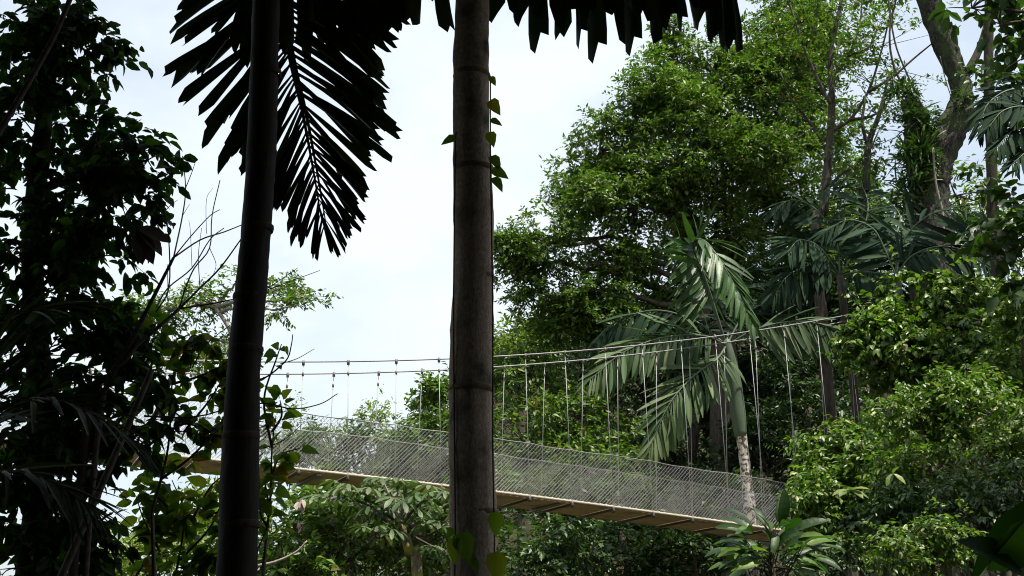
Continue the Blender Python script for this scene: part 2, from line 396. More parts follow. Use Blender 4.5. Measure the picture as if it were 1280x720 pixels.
# ------------------------------------------------------------------ suspension bridge
def build_bridge():
    A = atd(434, 594, 23.2); B = atd(912, 654, 26.3)
    u = nrm(np.array([B[0] - A[0], B[1] - A[1], 0])); v = np.array([-u[1], u[0], 0])      # along, and across (away from the camera)
    step = np.linalg.norm((B - A)[:2]) / 9
    def hit(px, py, off):
        """where the pixel's ray meets the upright plane at distance off behind the near edge -> (s, z)"""
        d = ray(px, py); P0 = A + v * off; k = ((P0 - CAM) @ v) / (d @ v); P = CAM + d * k
        return (P - A) @ u, P[2]
    dk = np.array([hit(x, y, 0) for x, y in ((225, 570), (330, 582), (434, 593), (553, 606), (665, 620), (768, 634), (865, 647), (912, 653))])
    dz = np.polyfit(dk[:, 0], dk[:, 1], 2)
    OFF = .18
    cb = np.array([hit(x, y, OFF) for x, y in ((300, 450), (430, 453), (549, 450.5), (660, 444), (711, 440), (762, 435), (853, 425), (897, 419), (940, 413), (983, 407), (1026, 400), (1068, 394))])
    cz = np.polyfit(cb[:, 0], cb[:, 1], 2)
    W = 1.5; S0, S1 = -16, 15
    def dfz(s): return np.polyval(dz, np.clip(s, -9, 11)) + 0 * s
    def cfz(s): return np.polyval(cz, s)
    def pt(s, off, z): return A + u * s + v * off - np.array([0, 0, A[2]]) + np.array([0, 0, z])
    base = pt(4, .7, float(ground_z(*pt(4, .7, 0)[:2])))
    root = thing('suspension_bridge', 'wire mesh sided suspension footbridge hanging from steel cables across the ravine', 'bridge', base)
    rng = np.random.default_rng(3)
    # deck panels and beams
    for i in range(S0, S1):
        s0, s1 = i * step + .02, (i + 1) * step - .02
        P = [pt(s0, .03, dfz(s0)), pt(s1, .03, dfz(s1)), pt(s1, W - .03, dfz(s1)), pt(s0, W - .03, dfz(s0))]
        th = np.array([0, 0, .035]); P = [p + UP * rng.uniform(-.006, .006) for p in P]
        V = [p - th for p in P] + P
        new_obj('deck_panel', V, [(3, 2, 1, 0), (4, 5, 6, 7), (0, 1, 5, 4), (1, 2, 6, 5), (2, 3, 7, 6), (3, 0, 4, 7)], M['deck'], root, False)
    def box_between(a, b, wdt, hgt, name, m, par):
        d = nrm(b - a); sd_ = nrm(np.cross(d, UP)) * wdt / 2; h = np.cross(sd_, d); h = nrm(h) * hgt / 2
        V = [a - sd_ - h, a + sd_ - h, a + sd_ + h, a - sd_ + h, b - sd_ - h, b + sd_ - h, b + sd_ + h, b - sd_ + h]
        return new_obj(name, V, [(3, 2, 1, 0), (4, 5, 6, 7), (0, 1, 5, 4), (1, 2, 6, 5), (2, 3, 7, 6), (3, 0, 4, 7)], m, par, False)
    for i in range(S0, S1 + 1):
        s = i * step; z = dfz(s) - .064
        box_between(pt(s, -.06, z), pt(s, W + .06, z), .045, .045, 'cross_beam', M['beam'], root)
    for s, a, b in ((-.55 * 1, .0, W + .03), (4.6, .15, W + .05)):      # a loose pale plank under the deck, as in the photograph
        box_between(pt(s, a, dfz(s) - .07), pt(s - .05, b, dfz(s) - .08), .10, .03, 'brace_plank', M['steel'], root)
    ss = np.linspace(S0 * step, S1 * step, 70)
    for off in (-.02, W + .02):
        tube('edge_rail', np.array([pt(s, off, dfz(s) - .01) for s in ss]), .032, M['edge'], root, 8)
        # bindings along the edge rail
        it = []
        for s in np.arange(S0 * step, S1 * step, .14):
            c = pt(s, off, dfz(s) - .01); it.append((np.array([c - u * .022, c + u * .022]), .041))
        tubes('edge_binding', it, M['edge'], root, 6)['kind'] = 'stuff'
    H = 1.08
    def rope(s): return dfz(s) + H - .018 * abs(math.sin(math.pi * s / step)) + .008 * math.sin(s * 2.3)
    for off, sg in ((-.03, 1), (W + .03, -1)):
        tube('top_rope', np.array([pt(s, off + .02 * math.sin(s * 1.7) * sg, rope(s)) for s in np.linspace(S0 * step, S1 * step, 240)]), .011, M['cable'], root, 6)
        items1, items2 = [], []; sp = .078
        for k, s in enumerate(np.arange(S0 * step, S1 * step, sp)):
            lean = H * .92
            a = pt(s, off, dfz(s) + .02); b = pt(s + lean, off, rope(s + lean)); m1 = (a + b) / 2 - v * sg * (.015 + .02 * math.sin(s * 1.3)) + u * rng.normal() * .008
            items1.append((np.array([a, m1, b]), .0045))
            a = pt(s + lean, off + .006, dfz(s + lean) + .02); b = pt(s, off + .006, rope(s))
            items2.append((np.array([a, (a + b) / 2 - v * .012, b]), .0016))
        o = tubes('mesh_netting', items1 + items2, M['steel'], root, 4); o['kind'] = 'stuff'
    # main cables and hangers
    sc = np.linspace(S0 * step, S1 * step, 80)
    for off, ed, st in ((OFF, -.03, 0.), (W - OFF, W + .03, 0.)):
        P = np.array([pt(s, off, cfz(s)) for s in sc])
        tube('main_cable', P, .0165, M['cable'], root, 7)
        for i in range(S0 + 1, S1):
            s = i * step
            top = pt(s, off, cfz(s) - .02); bot = pt(s, ed, dfz(s) - .08)
            top = top + u * rng.normal() * .02
            h = tube('hanger', np.array([top, bot]), .0072, M['steel'], root, 6)
            d = nrm(bot - top)
            for q, r_ in ((np.array([top + UP * .045, top - UP * .05]), .03), (np.array([top + d * .2, top + d * .27]), .022), (np.array([bot - d * .11, bot + d * .05]), .034)):
                tube('clamp', q, r_, M['beam'], h, 6)
    for s in (S0 * step, S1 * step):
        for off in (OFF, W - OFF):
            b0 = pt(s, off, 0); b0[2] = ground_z(b0[0], b0[1]) - .3
            tube('tower_post', np.array([b0, pt(s, off, cfz(s) + .2)]), [.16, .12], M['bark'], root, 10)
    return dict(pt=pt, dfz=dfz, step=step)
BR = build_bridge()
# ------------------------------------------------------------------ trees beyond the bridge
def tree(name, label, cat, trunk_px, trunk_w, lobes_px, seed, m, T=T_SIMPLE, bark='bark', group=None, limb_r=None, root_z=None, **kw):
    """trunk_px [(px,py,Y)] from the lowest visible point upwards; the trunk goes on down to the ground"""
    rng = np.random.default_rng(seed)
    P = poly(trunk_px); b = base_at(P[0][0], P[0][1]); b[2] -= .15
    k = mpp(*trunk_px[0]); r0 = trunk_w * k / 2
    if P[0][2] - b[2] > .4: P = np.vstack([b, (b + P[0]) / 2 + rng.normal(size=3) * [.08, .08, 0], P])
    Q = smooth_pts(P, 5)
    root = thing(name, label, cat, b, group)
    tube('trunk', Q, np.linspace(r0 * 1.15, r0 * .55, len(Q)), M[bark], root, 10, .05, rng)
    lobes = [lobe_px(*l) for l in lobes_px]
    crown(root, lobes, rng, T, M[m], fork=Q[len(Q) // 3:], limb_r=limb_r or r0 * .5, limb_m=M[bark], **kw)
    return root

# the big dense tree in the middle
tree('broadleaf_tree', 'huge dense small-leaved tree with dark interior rising behind the footbridge palms', 'tree',
     [(905, 470, 37), (885, 380, 37), (862, 290, 37), (845, 250, 36.5), (880, 170, 37), (905, 110, 37)], 42,
     [(905, 95, 105, 55, 37), (985, 85, 75, 70, 38), (815, 120, 62, 48, 36.5), (880, 190, 100, 65, 35.5), (750, 190, 58, 58, 36.5), (965, 190, 80, 70, 37),
      (795, 262, 88, 36, 35.5), (690, 305, 55, 42, 35.5), (715, 365, 70, 42, 35.5), (895, 290, 60, 55, 37), (985, 290, 70, 65, 38.5), (760, 405, 58, 36, 36),
      (1015, 150, 42, 70, 38), (652, 345, 26, 34, 35.5), (730, 245, 50, 36, 36), (845, 60, 30, 26, 37), (1000, 30, 60, 40, 38), (905, 380, 80, 60, 39), (1000, 370, 80, 60, 40), (770, 335, 60, 28, 36), (825, 365, 50, 30, 37), (690, 405, 44, 26, 36), (640, 310, 24, 26, 35.5), (835, 215, 60, 40, 35.5), (860, 130, 60, 40, 36)],
     11, 'canopy', dens=4.3, twigs=4, tl=.55, K=9, size=.17, limb_r=.13, n_leaf=200, inner=.3, lumps=.3, subl=7)
# the bare horizontal bough in front of the sky gap
# second layers filling the slope behind the bridge
fill = [
 ('leafy_tree', 'tree with glossy shade darkened leaves filling the slope behind the drooping palm fronds', [(860, 640, 38), (870, 520, 38)], 22,
  [(800, 470, 110, 60, 40), (900, 500, 90, 70, 40), (830, 560, 110, 60, 38), (960, 460, 90, 70, 41)], 'shade_dark', 21),
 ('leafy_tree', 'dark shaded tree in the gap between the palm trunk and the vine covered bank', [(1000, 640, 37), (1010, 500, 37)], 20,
  [(1010, 470, 70, 70, 38), (1040, 560, 70, 80, 36), (960, 590, 60, 70, 36), (1060, 400, 60, 60, 39)], 'shade_dark', 22),
 ('leafy_tree', 'green tree with scattered bright leaves behind the mesh just right of the ringed palm trunk', [(690, 640, 35), (690, 520, 35)], 20,
  [(670, 480, 60, 50, 36), (730, 520, 70, 60, 35.5), (660, 560, 60, 50, 34.5), (740, 600, 90, 50, 34)], 'canopy', 23),
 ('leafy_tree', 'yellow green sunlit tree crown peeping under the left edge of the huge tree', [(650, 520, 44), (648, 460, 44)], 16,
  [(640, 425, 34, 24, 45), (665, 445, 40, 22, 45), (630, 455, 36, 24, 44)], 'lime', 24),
 ('leafy_tree', 'thicket of dark leaves under the right half of the footbridge deck', [(780, 760, 30), (785, 700, 30)], 14,
  [(700, 690, 80, 40, 29), (800, 690, 80, 40, 30), (880, 700, 70, 44, 30), (760, 650, 110, 40, 33), (860, 640, 90, 40, 34)], 'canopy_dark', 25),
 ('leafy_tree', 'mid green bush behind the mesh left of the ringed palm trunk', [(530, 640, 34), (535, 580, 34)], 14,
  [(540, 510, 26, 26, 34), (530, 548, 50, 28, 33.5), (560, 580, 50, 36, 33)], 'canopy', 26),
 ('leafy_tree', 'pale grey green bushes seen through the mesh near the bridge middle', [(440, 660, 36), (445, 600, 36)], 12,
  [(440, 565, 50, 30, 36), (500, 575, 50, 32, 35), (385, 565, 44, 28, 37), (350, 575, 40, 26, 37)], 'greyleaf', 27),
 ('leafy_tree', 'bright green understory tree below the left end of the footbridge', [(400, 770, 25), (405, 720, 25)], 14,
  [(360, 650, 70, 40, 26), (440, 680, 70, 44, 25), (340, 710, 80, 40, 24), (420, 625, 70, 26, 28), (520, 690, 60, 40, 26)], 'canopy', 28),
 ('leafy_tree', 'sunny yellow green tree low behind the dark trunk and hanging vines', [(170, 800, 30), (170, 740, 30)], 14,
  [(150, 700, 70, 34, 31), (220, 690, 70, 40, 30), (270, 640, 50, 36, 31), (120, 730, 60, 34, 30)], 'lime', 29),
]
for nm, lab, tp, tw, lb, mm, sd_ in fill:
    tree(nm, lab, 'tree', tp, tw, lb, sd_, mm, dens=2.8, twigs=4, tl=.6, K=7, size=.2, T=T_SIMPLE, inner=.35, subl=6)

# twiggy bush against the sky behind the mesh
def twiggy():
    rng = np.random.default_rng(5); b = at(425, 640, 38); b[2] = ground_z(b[0], b[1])
    root = thing('twiggy_bush', 'thin pale bush with sparse yellow leaves against the sky above the mesh', 'bush', b)
    tw, C = [], []
    for i in range(26):
        t = at(rng.uniform(350, 485), rng.uniform(508, 560), 38 + rng.normal() * .6); s = at(rng.uniform(390, 450), 610, 38)
        P = bez(s, t, rng.normal(size=3) * .3 + np.array([0, 0, .4]), 7); tw.append((P, np.linspace(.03, .008, 7)))
        for j in range(6): C.append(P[6] + rng.normal(size=3) * .22)
    tubes('stem', tw, M['twig_pale'], root, 5)
    b0 = at(420, 615, 38); tube('trunk', np.array([b, b0]), [.12, .08], M['twig_pale'], root, 8)
    C = np.array(C); P, D, Nr, sz = spray(C, np.tile(UP, (len(C), 1)), rng, 2, .35, 4, .15)
    leaf_mesh('crown', P, D, Nr, sz, T_SIMPLE, M['lime'], root, rng)
twiggy()

# far flat topped tree between the left palm and the sky
tree('umbrella_tree', 'distant flat layered tree crown against the white sky behind the left palm', 'tree',
     [(300, 560, 62), (296, 480, 62), (290, 420, 62), (270, 385, 62)], 9,
     [(210, 385, 48, 10, 62), (255, 372, 34, 12, 63), (300, 350, 26, 10, 62), (350, 362, 30, 10, 62), (380, 372, 22, 9, 61), (355, 385, 26, 8, 60), (180, 400, 34, 12, 63), (262, 425, 22, 9, 62), (275, 452, 40, 10, 61), (230, 445, 40, 12, 60)],
     31, 'canopy', bark='twig_pale', dens=2.6, twigs=4, tl=.8, K=6, size=.3, limb_r=.12)

# ---- right hand side: the great bent trunk
def bent_tree():
    rng = np.random.default_rng(41); Y = 28
    b = at(1172, 430, Y); b[2] = ground_z(b[0], b[1])
    root = thing('rainforest_tree', 'massive grey forked trunk with a kinked limb and ferny epiphytes', 'tree', b)
    P = np.vstack([b, poly([(1166, 330), (1161, 265), (1164, 215), (1178, 180), (1193, 152), (1203, 122), (1196, 92), (1178, 50), (1163, 5), (1150, -40), (1140, -110)], Y)])
    k = mpp(1170, 200, Y); w_ = np.array([70, 57, 48, 47, 45, 37, 28, 25, 29, 29, 27, 22]) * k / 2
    Q = smooth_pts(P, 5); tube('trunk', Q, np.interp(np.linspace(0, 1, len(Q)), np.linspace(0, 1, 12), w_), M['bark_pale'], root, 18, .07, rng)
    TQ = Q[-8:]
    P = poly([(1160, 235), (1150, 190), (1146, 150), (1136, 125)], Y - .1); Q = smooth_pts(P, 5)
    tube('broken_limb', Q, np.array([24, 20, 17, 12]) * k / 1.1, M['bark_pale'], root, 12, .07, rng)
    P = poly([(1128, 118), (1105, 100), (1120, 60), (1150, 30), (1168, -20)], Y - .1)
    # thin limbs out of the frame with foliage
    for pts, r in (([(1140, 125), (1118, 85), (1112, 40), (1122, -10), (1130, -60)], .035), ([(1204, 100), (1225, 60), (1240, 10), (1262, -50)], .12), ([(1118, 95), (1140, 75), (1168, 52)], .035)):
        tube('limb', smooth_pts(poly(pts, Y), 4), [r, r * .5], M['bark'], root, 7)
    lobes = [lobe_px(*l) for l in [(1140, -90, 120, 50, 28), (1260, -70, 90, 50, 28), (1060, -60, 70, 40, 29)]]
    crown(root, lobes, rng, T_SIMPLE, M['canopy'], dens=1.6, twigs=4, tl=.8, K=6, size=.24, fork=TQ, limb_r=.06)
    # epiphytes growing on it: clumps of strap leaves
    for i, (px, py, s, n) in enumerate([(1128, 118, 22, 70), (1140, 150, 24, 70), (1150, 185, 26, 80), (1140, 225, 24, 80), (1130, 250, 20, 60), (1165, 150, 14, 40), (1160, 205, 20, 60), (1205, 125, 15, 45), (1140, 200, 26, 70)]):
        c = at(px, py, Y - .45); e = thing('epiphyte', ['spiky epiphyte crowning the broken stub of the forked trunk', 'ragged epiphyte tuft below the tip of the broken stub', 'dense epiphyte tuft in the fork of the great trunk',
             'bushy epiphyte low on the left flank of the great trunk', 'lowest hanging epiphyte tuft on the great trunk', 'small epiphyte on the inner side of the fork', 'epiphyte in the middle of the great trunk face',
             'small epiphyte on the elbow of the kinked limb', 'broad epiphyte hanging off the stub over the sky'][i], 'epiphyte', c, 'epiphytes on the forked trunk')
        kk = mpp(px, py, Y); u_ = nrm(rng.normal(size=(n, 3)) + np.array([-.1, -.5, .35]))
        leaf_mesh('foliage', c + u_ * .05 + rng.normal(size=(n, 3)) * s * kk * .25, u_, nrm(UP + rng.normal(size=(n, 3)) * .4), s * kk * rng.uniform(.7, 1.3, n), T_STRAP, M['canopy_dark'], e, rng)
        q, o_ = clump_centres([(c, np.array([s, s * .7, s]) * kk * .55)], 30, rng); P_, D_, N_, z_ = spray(q[:26], o_[:26], rng, 3, .3, 5, .13)
        leaf_mesh('small_leaves', P_, D_, N_, z_, T_SIMPLE, M['canopy_dark'], e, rng)
bent_tree()
for pts, Y, r, lab in (([(1108, -20), (1118, 50), (1135, 95), (1156, 140)], 27.5, .022, 'thin woody liana slanting down to the broken stub'), ([(1166, 185), (1170, 230), (1178, 265), (1180, 300)], 27.2, .028, 'pale liana hanging down the face of the great trunk'),
                       ([(1175, 70), (1182, 100), (1192, 130)], 27.6, .012, 'hair thin aerial root beside the kinked limb')):
    P = smooth_pts(poly(pts, Y), 5); tag(tube('liana', P, r, M['twig_pale' if 'pale' in lab else 'twig'], None, 6), lab, 'liana')

# airy tree with open branches left of the great trunk
def airy():
    rng = np.random.default_rng(44); Y = 32
    b = at(1035, 430, Y); b[2] = ground_z(b[0], b[1])
    root = thing('airy_tree', 'slender open tree with dark branches and fine sprays of leaves against the sky', 'tree', b)
    k = mpp(1040, 100, Y)
    tube('trunk', smooth_pts(np.vstack([b, poly([(1022, 330), (1030, 260), (1036, 190), (1040, 130), (1038, 70), (1050, 10), (1060, -50)], Y)]), 4), [.2, .16, .13, .11, .08, .06, .04], M['bark'], root, 8, .04, rng)
    br = [[(1038, 130), (1020, 95), (1005, 60), (990, 15), (975, -30)], [(1038, 100), (1060, 70), (1075, 30), (1078, -20)], [(1034, 185), (1010, 150), (992, 128), (975, 90)], [(1036, 165), (1062, 150), (1085, 115), (1100, 70), (1112, 20), (1120, -30)],
          [(1005, 60), (1020, 30), (1022, -10)], [(1085, 115), (1110, 100), (1130, 85)], [(1062, 150), (1090, 145), (1110, 130)], [(1031, 240), (1055, 215), (1078, 205), (1100, 160)], [(1060, 70), (1085, 60), (1100, 30)]]
    tw, C = [], []
    for p in br:
        Q = smooth_pts(poly(p, Y + rng.normal() * .5), 4); tube('limb', Q, [.055, .018], M['bark'], root, 6)
        for q_ in Q[len(Q) // 3::2]:
            for _ in range(3):
                e = q_ + rng.normal(size=3) * [.8, .8, .5] + UP * .2; tw.append((bez(q_, e, rng.normal(size=3) * .12, 5), [.016, .012, .009, .007, .004])); C.append(e)
    for _ in range(90): C.append(at(rng.uniform(980, 1110), rng.uniform(-30, 60) + rng.exponential(30), Y + rng.normal()))
    tubes('branches', tw, M['bark'], root, 4)['kind'] = 'stuff'
    C = np.array(C); P, D, Nr, sz = spray(C, np.tile(UP, (len(C), 1)), rng, 4, .55, 6, .15)
    leaf_mesh('crown', P, D, Nr, sz, T_SIMPLE, M['canopy'], root, rng)
airy()
def pale_stem():
    rng = np.random.default_rng(45); Y = 31
    b = at(1078, 420, Y); b[2] = ground_z(b[0], b[1])
    root = thing('slender_tree', 'slim pale stemmed tree between the open tree and the great trunk', 'tree', b)
    tube('trunk', smooth_pts(np.vstack([b, poly([(1080, 300), (1083, 235), (1086, 180), (1100, 140), (1112, 90)], Y)]), 4), [.13, .12, .11, .09, .06, .03], M['bark_pale'], root, 8, .05, rng)
    tube('limb', smooth_pts(poly([(1086, 185), (1078, 155), (1082, 120)], Y), 4), [.06, .03], M['bark_pale'], root, 6)
    lobes = [lobe_px(*l) for l in [(1095, 175, 34, 20, 31), (1075, 195, 30, 18, 31.5), (1110, 130, 30, 20, 31), (1090, 240, 26, 20, 31.5)]]
    crown(root, lobes, rng, T_SIMPLE, M['canopy_dark'], dens=3, twigs=3, tl=.5, K=5, size=.16, branch=False)
pale_stem()
tree('leafy_tree', 'mid distance tree filling between the palms and the open tree on the right', 'tree', [(1040, 420, 40), (1050, 300, 40)], 20,
     [(1060, 215, 40, 34, 40), (1090, 270, 48, 40, 40), (1030, 260, 60, 50, 41), (1060, 330, 80, 60, 41), (1120, 300, 40, 36, 40)], 46, 'canopy', dens=3.2, twigs=4, tl=.8, K=7, size=.22, inner=.4)
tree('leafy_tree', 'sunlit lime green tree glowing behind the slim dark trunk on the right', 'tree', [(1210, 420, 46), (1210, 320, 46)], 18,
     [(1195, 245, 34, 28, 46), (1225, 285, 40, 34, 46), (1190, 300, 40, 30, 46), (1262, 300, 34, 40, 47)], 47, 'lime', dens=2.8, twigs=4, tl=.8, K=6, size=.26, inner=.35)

# undergrowth clothing the far bank
def undergrowth():
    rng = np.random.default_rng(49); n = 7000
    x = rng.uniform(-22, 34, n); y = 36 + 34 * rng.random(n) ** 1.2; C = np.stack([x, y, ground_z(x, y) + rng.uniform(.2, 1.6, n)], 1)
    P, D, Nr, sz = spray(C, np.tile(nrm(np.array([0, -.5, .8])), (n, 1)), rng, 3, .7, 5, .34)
    o = leaf_mesh('undergrowth', P, D, Nr, sz, T_SIMPLE, M['shade_dark'], None, rng); o['kind'] = 'stuff'; tag(o, 'dense undergrowth with shade darkened leaves carpeting the far bank behind the bridge', 'undergrowth')
undergrowth()
# ------------------------------------------------------------------ palms
def leaflet_mesh(kind, bend, seed):
    """unit palm leaflet along +y; praemorse = wedge with a torn end, lance = pointed"""
    r = random.Random(seed); n = 7; V, Fc = [], []
    for i in range(n):
        t = i / (n - 1)
        if kind == 'torn': h = .022 + .085 * min(1, t * 1.25) ** .9
        elif kind == 'broad': h = (.012 + .052 * math.sin(math.pi * min(1, t * .96) ** 1.15)) * (1 if t < .99 else .5)
        else: h = .014 + .045 * math.sin(math.pi * t ** .7) * (1 - .15 * t)
        a = bend * t; y = (math.sin(a) / bend) if bend else t; z = -(1 - math.cos(a)) / bend if bend else 0
        pl = .35 * h
        cols = (-1, -.5, 0, .5, 1) if kind == 'torn' else (-1, 0, 1)
        for j, c in enumerate(cols):
            yy, zz = y, z
            if i == n - 1 and kind == 'torn':
                e = r.uniform(-.10, .03) - .05 * abs(c); yy += e * math.cos(a); zz -= e * math.sin(a)
            V.append((c * h, yy, zz + (pl if j % 2 == 0 and kind == 'torn' and c != 0 else (pl if abs(c) == 1 else 0))))
    m = 5 if kind == 'torn' else 3
    for i in range(n - 1):
        for j in range(m - 1):
            a = i * m + j; Fc.append((a, a + 1, a + m + 1, a + m))
    return V, Fc
LM = {}
def leaflet_meshes(kind, m):
    k = (kind, m.name)
    if k not in LM:
        LM[k] = []
        for i, b in enumerate((.12, .3, .5, .22, .4)):
            V, Fc = leaflet_mesh(kind, b, 100 + i); me = bpy.data.meshes.new('leaflet'); me.from_pydata(V, [], Fc)
            me.polygons.foreach_set('use_smooth', np.ones(len(me.polygons), bool)); me.materials.append(m); LM[k].append(me)
    return LM[k]
def frond(root, P, m, rng, kind='lance', n=34, ln=.7, r0=.02, rm=None, nvec=None, droop=.5, ang=(70, 30), start=.12, plane=0.25, wid=1.0, lens=None, tipfan=True, sides=(-1, 1), bow=None, side_droop=None):
    """P rachis points; leaflets hang from both sides. One rachis mesh with its leaflets as sub-parts"""
    Q = smooth_pts(P, 8); seg = np.linalg.norm(np.diff(Q, axis=0), axis=1); cum = np.r_[0, np.cumsum(seg)] / seg.sum()
    fr = tube('frond', Q, [r0, r0 * .75, r0 * .2], rm or M['shaft'], root, 6)
    ms = leaflet_meshes(kind, m); Tn = nrm(np.gradient(Q, axis=0))
    for i in range(n):
        for sgn in sides:
            f = start + (1 - start) * min(1, (i + .5 * rng.random() + (.25 if sgn > 0 else 0)) / (n - .5))
            p = np.array([np.interp(f, cum, Q[:, k]) for k in range(3)]); t = nrm(np.array([np.interp(f, cum, Tn[:, k]) for k in range(3)]))
            nv = UP if nvec is None else nvec; nv = nrm(nv - t * (nv @ t)); sv = np.cross(t, nv)
            a = R(ang[0] + (ang[1] - ang[0]) * f + rng.normal() * 5)
            d = math.cos(a) * t + math.sin(a) * (sgn * sv + nv * rng.normal() * plane)
            dr = droop * rng.uniform(.75, 1.25)
            d = nrm(nrm(d) - UP * dr)
            L_ = ln * (math.sin(math.pi * (.22 + .68 * f)) ** .7 if lens is None else np.interp(f, [0, .5, 1], lens)) * rng.uniform(.88, 1.1)
            nn = nv * .9 + sgn * sv * .25 + UP * .3 + rng.normal(size=3) * .32
            if bow is not None: nn = nn + bow
            x, y, z = frames(d, nn); o = bpy.data.objects.new('leaflet', ms[rng.integers(len(ms))]); COL.objects.link(o)
            w_ = L_ * wid * rng.uniform(.85, 1.15)
            o.parent = fr
            o.matrix_basis = Matrix(((x[0] * w_, y[0] * L_, z[0] * L_, p[0]), (x[1] * w_, y[1] * L_, z[1] * L_, p[1]), (x[2] * w_, y[2] * L_, z[2] * L_, p[2]), (0, 0, 0, 1)))
    return fr
def ringed_trunk(root, P, widths, rings, m, mr, rng):
    Q = smooth_pts(P, 10); wv = np.interp(np.linspace(0, 1, len(Q)), np.linspace(0, 1, len(widths)), widths)
    wv = wv * (1 + .018 * np.sin(Q[:, 2] * 9.0) + .012 * np.sin(Q[:, 2] * 23 + 1))
    Q = Q + np.stack([.006 * np.sin(Q[:, 2] * 4.1), .006 * np.cos(Q[:, 2] * 3.3), 0 * Q[:, 2]], 1)
    tube('trunk', Q, wv, m, root, 28, .016, rng)
    cum = np.linspace(0, 1, len(Q)); z = Q[:, 2]
    for zr in rings:
        f = np.interp(zr, z, cum); c = np.array([np.interp(f, cum, Q[:, k]) for k in range(3)]); r = np.interp(f, cum, wv)
        t = nrm(np.array([np.interp(min(1, f + .02), cum, Q[:, k]) for k in range(3)]) - c)
        tl = rng.normal(size=3) * [.004, .004, 0]
        V, Fq = tube_arr(np.array([c - t * .014, c - t * .007, c, c + t * .008, c + t * .012]) + tl, np.array([r * 1.0, r * 1.035, r * 1.05, r * 1.03, r * .98]), 20, False, .012, rng)
        new_obj('ring_scar', V, Fq, mr, root)

# background palm with the drooping grey green fronds
def palm_main():
    rng = np.random.default_rng(51); Y = 29
    b = at(940, 740, Y); b[2] = ground_z(b[0], b[1])
    root = thing('palm_tree', 'palm with green crownshaft, white mottled trunk and drooping grey green fronds behind the bridge', 'palm', b)
    k = mpp(925, 500, Y)
    tube('trunk', smooth_pts(np.vstack([b, poly([(938, 660), (934, 610), (929, 560), (926, 540)], Y)]), 4), np.array([16, 15, 14, 13, 14]) * k / 2, M['white_trunk'], root, 14, .03, rng)
    tube('crownshaft', smooth_pts(poly([(926, 546), (923, 520), (918, 480), (912, 445), (908, 425)], Y), 4), np.array([15, 19, 18, 14, 10]) * k / 2, M['shaft'], root, 14)
    c = (908, 432)
    V = np.array([0, -.35, .9])
    def f_(pts, m, **kw):
        frond(root, np.array([at(p[0], p[1], p[2]) for p in pts]), M[m], rng, **kw)
    CF = np.array([0, -1, .45])
    f_([(*c, Y), (880, 420, 28.6), (830, 422, 28.2), (780, 440, 27.9), (738, 474, 27.6)], 'palm', n=42, ln=1.15, droop=.5, ang=(70, 35), kind='broad', wid=.95, r0=.03, nvec=CF)
    f_([(*c, Y), (895, 450, 28.4), (865, 472, 27.9), (835, 508, 27.6), (812, 562, 27.5)], 'palm', n=38, ln=1.15, droop=.30, ang=(68, 25), kind='broad', wid=.9, r0=.03, nvec=CF)
    f_([(*c, Y), (890, 380, 29), (868, 325, 28.8), (848, 296, 28.6)], 'palm_green', n=30, ln=1.35, droop=1.2, ang=(75, 40), kind='lance', wid=1.0, r0=.035, nvec=np.array([.3, -.9, .3]), start=.45)
    f_([(*c, Y), (882, 350, 28.6), (866, 308, 28.2), (882, 302, 27.8), (912, 345, 27.4), (942, 408, 27.2)], 'palm_green', n=46, ln=1.1, droop=.22, ang=(55, 28), kind='lance', wid=1.35, r0=.035, nvec=np.array([.35, -.85, .4]), start=.38)
    f_([(*c, Y), (945, 412, 28.7), (990, 402, 28.4), (1035, 408, 28.2), (1078, 436, 28)], 'palm', n=38, ln=1.2, droop=.7, ang=(68, 32), kind='broad', wid=.95, r0=.03, nvec=CF, start=.25)
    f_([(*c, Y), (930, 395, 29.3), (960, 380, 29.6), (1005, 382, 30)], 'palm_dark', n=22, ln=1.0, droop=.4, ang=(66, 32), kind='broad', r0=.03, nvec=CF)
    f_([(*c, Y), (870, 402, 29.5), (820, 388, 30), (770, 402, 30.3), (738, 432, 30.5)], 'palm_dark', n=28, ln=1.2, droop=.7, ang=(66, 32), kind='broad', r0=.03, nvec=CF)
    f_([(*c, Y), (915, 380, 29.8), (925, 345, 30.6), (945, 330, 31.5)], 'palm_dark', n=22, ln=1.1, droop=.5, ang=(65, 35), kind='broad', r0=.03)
palm_main()
def palm_dark(label, crown_px, Y, fr, seed, mats=('palm_dark',), ln=1.15, tw=.11, kind='broad', n=23, wid=1.0):
    rng = np.random.default_rng(seed); c = at(*crown_px, Y); b = base_at(c[0] + .15, c[1]); b[2] -= .1
    root = thing('palm_tree', label, 'palm', b)
    tube('trunk', smooth_pts(np.array([b, (b + c) / 2 + [.1, 0, 0], c]), 5), [tw * 1.2, tw, tw * .9], M['bark'], root, 12)
    for i, pts in enumerate(fr):
        mm = mats[i % len(mats)]
        frond(root, np.vstack([c, poly(pts)]), M[mm], rng, n=n, ln=ln, droop=.45, ang=(66, 30), kind=kind, wid=wid, r0=.025, nvec=np.array([0, -.8, .6]))
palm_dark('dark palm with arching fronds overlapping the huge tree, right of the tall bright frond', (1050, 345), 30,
          [[(1020, 330, 29.5), (985, 345, 29), (968, 370, 28.8)], [(1045, 300, 30), (1020, 262, 30), (990, 250, 30), (968, 262, 29.6)], [(1075, 300, 30), (1085, 255, 30.5), (1070, 225, 31), (1040, 225, 31)], [(1075, 340, 29.5), (1110, 345, 29), (1130, 370, 28.5)], [(1025, 310, 29.5), (1000, 300, 29), (985, 315, 28.6)]], 52)
